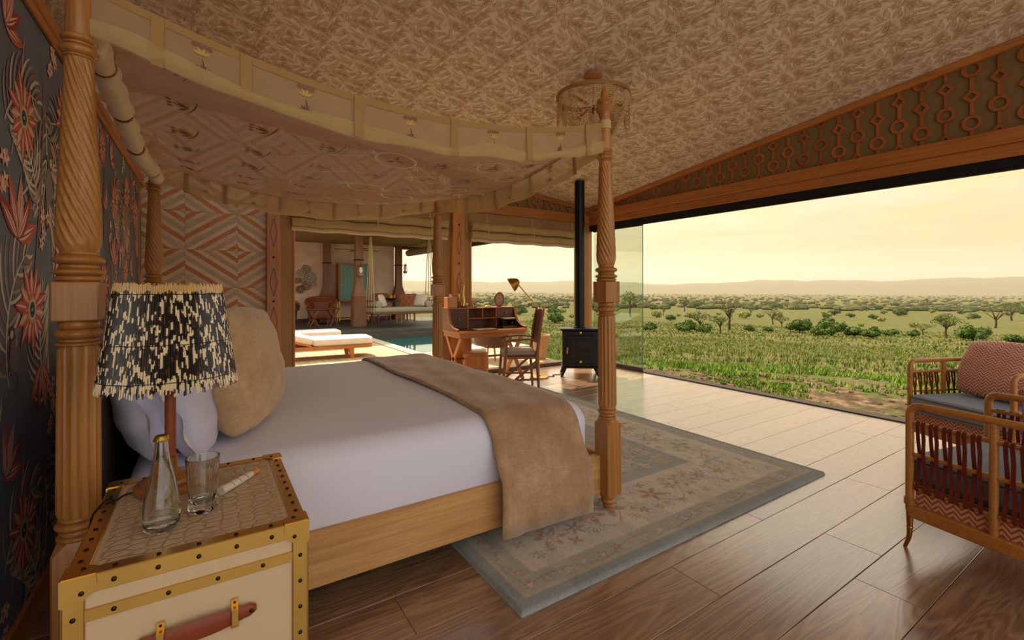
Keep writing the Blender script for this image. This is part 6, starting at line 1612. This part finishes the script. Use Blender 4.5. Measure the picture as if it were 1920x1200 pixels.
# grass tufts and clods near the tent (uncountable)
GC = [S('#56701f'), S('#6f7f34'), S('#87874a'), S('#44561e'), S('#958c5a')]
def tufts(name, n, rmin, rmax, a0, a1, hmin, hmax, blades, seed, label, cols_, wd=.010):
    rg = random.Random(seed); m = MB()
    for _ in range(n):
        a = R(rg.uniform(a0, a1)); r_ = math.sqrt(rg.uniform(rmin ** 2, rmax ** 2)) if rmin > 7 else rg.uniform(rmin, rmax); x, y = r_ * math.sin(a), r_ * math.cos(a)
        if x < 6.15 and y < 6.8 or (x < 6.1 and y < 9.6) or (x < 7.0 and 9 < y < 13.5) or (x < 9.2 and 13 < y < 19): continue
        z = gz(x, y); dens = math.sin(x * 1.3 + 1) * math.sin(y * 1.1) + .5 * math.sin(x * 3.1) * math.sin(y * 2.7)
        if r_ < 12.5 and dens < rg.uniform(-.5, .8) + (.55 if r_ < 9.8 else 0): continue
        c = cols_[rg.randrange(len(cols_))]
        for k in range(blades):
            b_ = rg.uniform(0, 6.28); L = rg.uniform(hmin, hmax) * (.6 if r_ < 9.8 else 1); ln_ = rg.uniform(.2, .75) * L; w_ = wd * rg.uniform(.6, 1.4); cx, cy = math.cos(b_), math.sin(b_); ox, oy = rg.uniform(-.05, .05), rg.uniform(-.05, .05)
            m.add([(x + ox - cy * w_, y + oy + cx * w_, z - .01), (x + ox + cy * w_, y + oy - cx * w_, z - .01), (x + ox + cx * ln_, y + oy + cy * ln_, z + L)], [(0, 1, 2)], c)
    o = m.build(name, vcol('grass_blades', .8, spec=.2), None, colors=True, recalc=False, angle=None); return tag(o, label, 'grass', kind='stuff')
tufts('near_grass', 17000, 6.6, 14, 15, 100, .03, .11, 7, 1, 'short green grass tufts on bare soil beside the tent', [S('#5f8a22'), S('#7a9a34'), S('#4f6a1e'), S('#8a9a48')], .015)
tufts('tall_grass', 26000, 11.5, 42, 10, 95, .05, .17, 5, 2, 'taller green and straw grass further out on the slope', GC, .016)
tufts('slope_grass', 15000, 40, 95, 5, 95, .10, .26, 4, 3, 'rough grass and low scrub on the slope before the bushes', GC, .04)
rg = random.Random(6); m = MB()
for _ in range(1000):
    a = R(rg.uniform(25, 95)); r_ = rg.uniform(7, 13); x, y = r_ * math.sin(a), r_ * math.cos(a)
    if x < 6.15 or (x < 9.2 and y > 7.5): continue
    s_ = rg.uniform(.010, .036); m.ball((x, y, gz(x, y)), s_, 5, 3, sc=(1.3, rg.uniform(.7, 1.3), .7))
tag(m.build('soil_clods', plain('dark_clod', '#4f3c2c', .95), angle=None), 'dark soil clods scattered on the trampled ground', 'soil', kind='stuff')

# ---- bushes and trees
def leaf_cloud(m, blobs, nleaf, size, cols_, rg):
    for (cx, cy, cz, rx, ry, rz_) in blobs:
        for _ in range(int(nleaf * rx * rz_ / .5 + 12)):
            t_ = math.acos(rg.uniform(-.75, 1)); a = rg.uniform(0, 6.28); k = rg.uniform(.72, 1.06)
            p = Vector((cx + rx * k * math.sin(t_) * math.cos(a), cy + ry * k * math.sin(t_) * math.sin(a), cz + rz_ * k * math.cos(t_)))
            n_ = Vector((rg.gauss(0, 1), rg.gauss(0, 1), rg.gauss(.4, 1))).normalized(); u = n_.orthogonal().normalized(); w_ = n_.cross(u); s_ = size * rg.uniform(.6, 1.3)
            m.add([p + u * s_, p + w_ * s_ * .7, p - u * s_, p - w_ * s_ * .7], [(0, 1, 2, 3)], cols_[rg.randrange(len(cols_))])
def bush_parts(seed, w, h_, dark, nb=7, size=.11, nleaf=150):
    rg = random.Random(seed); m = MB(); cs_ = [S('#2f4216'), S('#465c1e'), S('#5c7228')] if dark else [S('#6e7a34'), S('#8a8e48'), S('#5c6a2a')]
    bl = [(rg.uniform(-.6, .6) * w, rg.uniform(-.6, .6) * w, h_ * rg.uniform(.3, .62), w * rg.uniform(.35, .6), w * rg.uniform(.35, .6), h_ * rg.uniform(.28, .42)) for _ in range(nb)]
    leaf_cloud(m, bl, nleaf, size, cs_, rg)
    core = MB()
    for (cx, cy, cz, rx, ry, rz_) in bl: core.ball((cx, cy, cz), 1, 7, 5, sc=(rx * .78, ry * .78, rz_ * .78))
    st__ = MB()
    for k in range(5): st__.tube([(0, 0, -.1), (bl[k][0] * .5, bl[k][1] * .5, bl[k][2] * .6), (bl[k][0], bl[k][1], bl[k][2])], [.05, .035, .02], 5)
    LM = vcol('foliage', .75, spec=.2)
    return [('foliage', m.mesh('foliage', LM, angle=None, recalc=False, colors=True)), ('inner_foliage', core.mesh('inner_foliage', plain('dense_foliage_' + str(dark), cs_[1], .9), angle=80)), ('stem', st__.mesh('stem', plain('bark', '#4a3828', .9)))]
def tree_parts(seed, w, h_, flat, bare=False):
    rg = random.Random(seed); m = MB(); cs_ = [S('#3f4e20'), S('#56642a'), S('#6b7436')] if not bare else [S('#5a5230'), S('#6e6238'), S('#4f5a2a')]
    tr = MB(); bl = []
    tr.tube([(0, 0, -.2), (.03 * h_, 0, h_ * .2), (.02 * h_, .02 * h_, h_ * .42)], [.045 * h_, .034 * h_, .026 * h_], 7)
    for k in range(10):
        a = rg.uniform(0, 6.28); r_ = w * rg.uniform(.2, .85); z = h_ * (.62 + .22 * (1 - r_ / w) + rg.uniform(-.1, .08)); p = (r_ * math.cos(a), r_ * math.sin(a), z)
        tr.tube([(.02 * h_, .01 * h_, h_ * rg.uniform(.25, .42)), (p[0] * .5, p[1] * .5, z * .78), p], [.018 * h_, .012 * h_, .005 * h_], 5)
        bl.append((p[0], p[1], z, w * rg.uniform(.25, .42), w * rg.uniform(.25, .42), h_ * flat * rg.uniform(.8, 1.2)))
    leaf_cloud(m, bl, 60 if not bare else 26, .10 if not bare else .08, cs_, rg)
    return [('foliage', m.mesh('foliage', vcol('foliage', .75, spec=.2), angle=None, recalc=False, colors=True)), ('trunk', tr.mesh('trunk', plain('bark', '#4a3828', .9)))]
BUSH = [bush_parts(31, 1.2, 1.6, True), bush_parts(32, 1.6, 2.0, True, 9), bush_parts(33, 1.0, 1.2, False), bush_parts(34, 1.4, 1.3, True, 8), bush_parts(35, .9, 1.0, False, 6)]
TREE = [tree_parts(41, 2.6, 4.2, .14), tree_parts(42, 2.2, 3.6, .16), tree_parts(43, 2.4, 4.4, .17, True), tree_parts(44, 3.0, 3.4, .10)]
def plant(name, parts, label, cat, group, x, y, s_, rz):
    r_ = thing(name, label, cat, (x, y, gz(x, y)), rz, group); r_.scale = (s_, s_, s_)
    for nm, me in parts: link(nm, me, r_)
    return r_
TH = R(33.26)
def world(px_, d): l = (px_ - 960) / 869 * d; return d * math.sin(TH) + l * math.cos(TH), d * math.cos(TH) - l * math.sin(TH)
# individual trees and bushes set out on the slope (bearing, distance)
named = [('t', 2, 1368, 62, 1.0, 'bare branched tree standing behind the dark bushes'), ('t', 1, 1312, 56, .75, 'small thorn tree with a thin trunk beside the bare tree'), ('t', 1, 1350, 52, .65, 'young thorn tree in front of the bare tree'), ('t', 0, 1775, 56, .72, 'flat topped acacia rising over the dark round bush'),
         ('t', 1, 1465, 75, .62, 'leaning slim tree alone in the pale grass'), ('b', 1, 1828, 50, .90, 'largest dark round bush below the acacia'), ('b', 1, 1560, 52, .95, 'broad dark bush at the heart of the thicket'), ('b', 3, 1602, 52, .95, 'dark low bush on the right flank of the thicket'), ('b', 0, 1632, 50, .9, 'dark upright bush ending the thicket'),
         ('b', 1, 1500, 56, .9, 'leafy dark bush beginning the thicket'), ('b', 3, 1535, 50, .8, 'low dark bush in front of the thicket'), ('b', 0, 1285, 52, .95, 'dense dark bush beside the small thorn trees'), ('b', 3, 1320, 51, .85, 'spreading dark bush under the thorn trees'), ('b', 0, 1217, 55, .7, 'round dark bush beyond the glass panel edge'), ('b', 0, 1405, 58, .55, 'small dark bush to the sunny side of the bare tree'),
         ('b', 3, 1900, 48, .8, 'dark bush half behind the armchair pillow'), ('b', 3, 1670, 55, .7, 'low dark bush between thicket and acacia'), ('t', 3, 1730, 62, .5, 'low spreading tree behind the thicket'), ('b', 0, 1710, 54, .6, 'compact dark bush near the low spreading tree'), ('b', 3, 1440, 57, .5, 'small low bush in the open grass')]
for (kd, vi, bx_, d, s_, lab) in named:
    x, y = world(bx_, d); plant('savanna_tree' if kd == 't' else 'savanna_bush', (TREE if kd == 't' else BUSH)[vi], lab, 'tree' if kd == 't' else 'bush', 'trees and bushes on the savanna slope', x, y, s_, rn.uniform(0, 6.28))
SPOTS = []
for k in range(270):
    d = 92 * (7.0 ** (rn.random() ** .9)) * rn.uniform(.85, 1.15); bx_ = rn.uniform(700, 2300); x, y = world(bx_, d)
    if bx_ < 1150: d *= .8; x, y = world(bx_, d)
    if any(math.hypot(x - a, y - b_) < 5.5 for a, b_ in SPOTS): continue
    SPOTS.append((x, y))
    vi = rn.choice((0, 2, 2, 3, 4, 4, 1)); s_ = rn.uniform(.5, 1.3) * (1 if d < 120 else 1.5)
    if rn.random() < .14: plant('distant_tree', TREE[rn.randrange(4)], 'small thorn tree scattered over the wide savanna', 'tree', 'scattered savanna trees', x, y, s_ * .9, rn.uniform(0, 6.28))
    else: plant('distant_bush', BUSH[vi], ('dark green shrub dotted over the wide savanna' if vi in (0, 1, 3) else 'pale olive shrub dotted over the wide savanna'), 'bush', 'scattered savanna shrubs dark' if vi in (0, 1, 3) else 'scattered savanna shrubs pale', x, y, s_, rn.uniform(0, 6.28))
m = MB(); rg = random.Random(77)
for _ in range(3200):
    d = 220 * (11 ** rg.random()); x, y = world(rg.uniform(500, 2500), d); s_ = rg.uniform(.8, 2.6); m.ball((x, y, gz(x, y) + s_ * .35), s_, 6, 4, (S('#3a4428'), S('#474b30'), S('#585638'))[rg.randrange(3)], (1.3, 1.3, .6))
tag(m.build('far_scrub', vcol('far_scrub', .95, spec=.05), colors=True, angle=None), 'specks of scrub covering the distant plain', 'scrub', kind='stuff')

# ---- dusty haze lying over the plain, a real scattering layer of air
hz_ = MB(); n = 48; vs = []
for k in range(n + 1):
    a = R(-75 + 215 * k / n)
    for (r_, z) in ((70, -160), (70, 12), (900, 90), (4200, 260), (8000, 260), (8000, -160)): vs.append((r_ * math.sin(a), r_ * math.cos(a), z))
hz_.add(vs, [(6 * k + j, 6 * k + (j + 1) % 6, 6 * k + 6 + (j + 1) % 6, 6 * k + 6 + j) for k in range(n) for j in range(6)] + [tuple(range(6)), tuple(6 * n + j for j in range(6))[::-1]])
hm_ = bpy.data.materials.new('dusty_air'); hm_.use_nodes = True; nt = hm_.node_tree; nt.nodes.clear()
o_ = nt.nodes.new('ShaderNodeOutputMaterial'); vsn = nt.nodes.new('ShaderNodeVolumeScatter'); vsn.inputs['Color'].default_value = (.95, .86, .70, 1); vsn.inputs['Density'].default_value = 1.6e-4; vsn.inputs['Anisotropy'].default_value = .3
nt.links.new(vsn.outputs[0], o_.inputs['Volume'])
tag(hz_.build('dust_haze', hm_, angle=None), 'warm dusty haze lying over the distant plain and ridge', 'haze', kind='stuff')
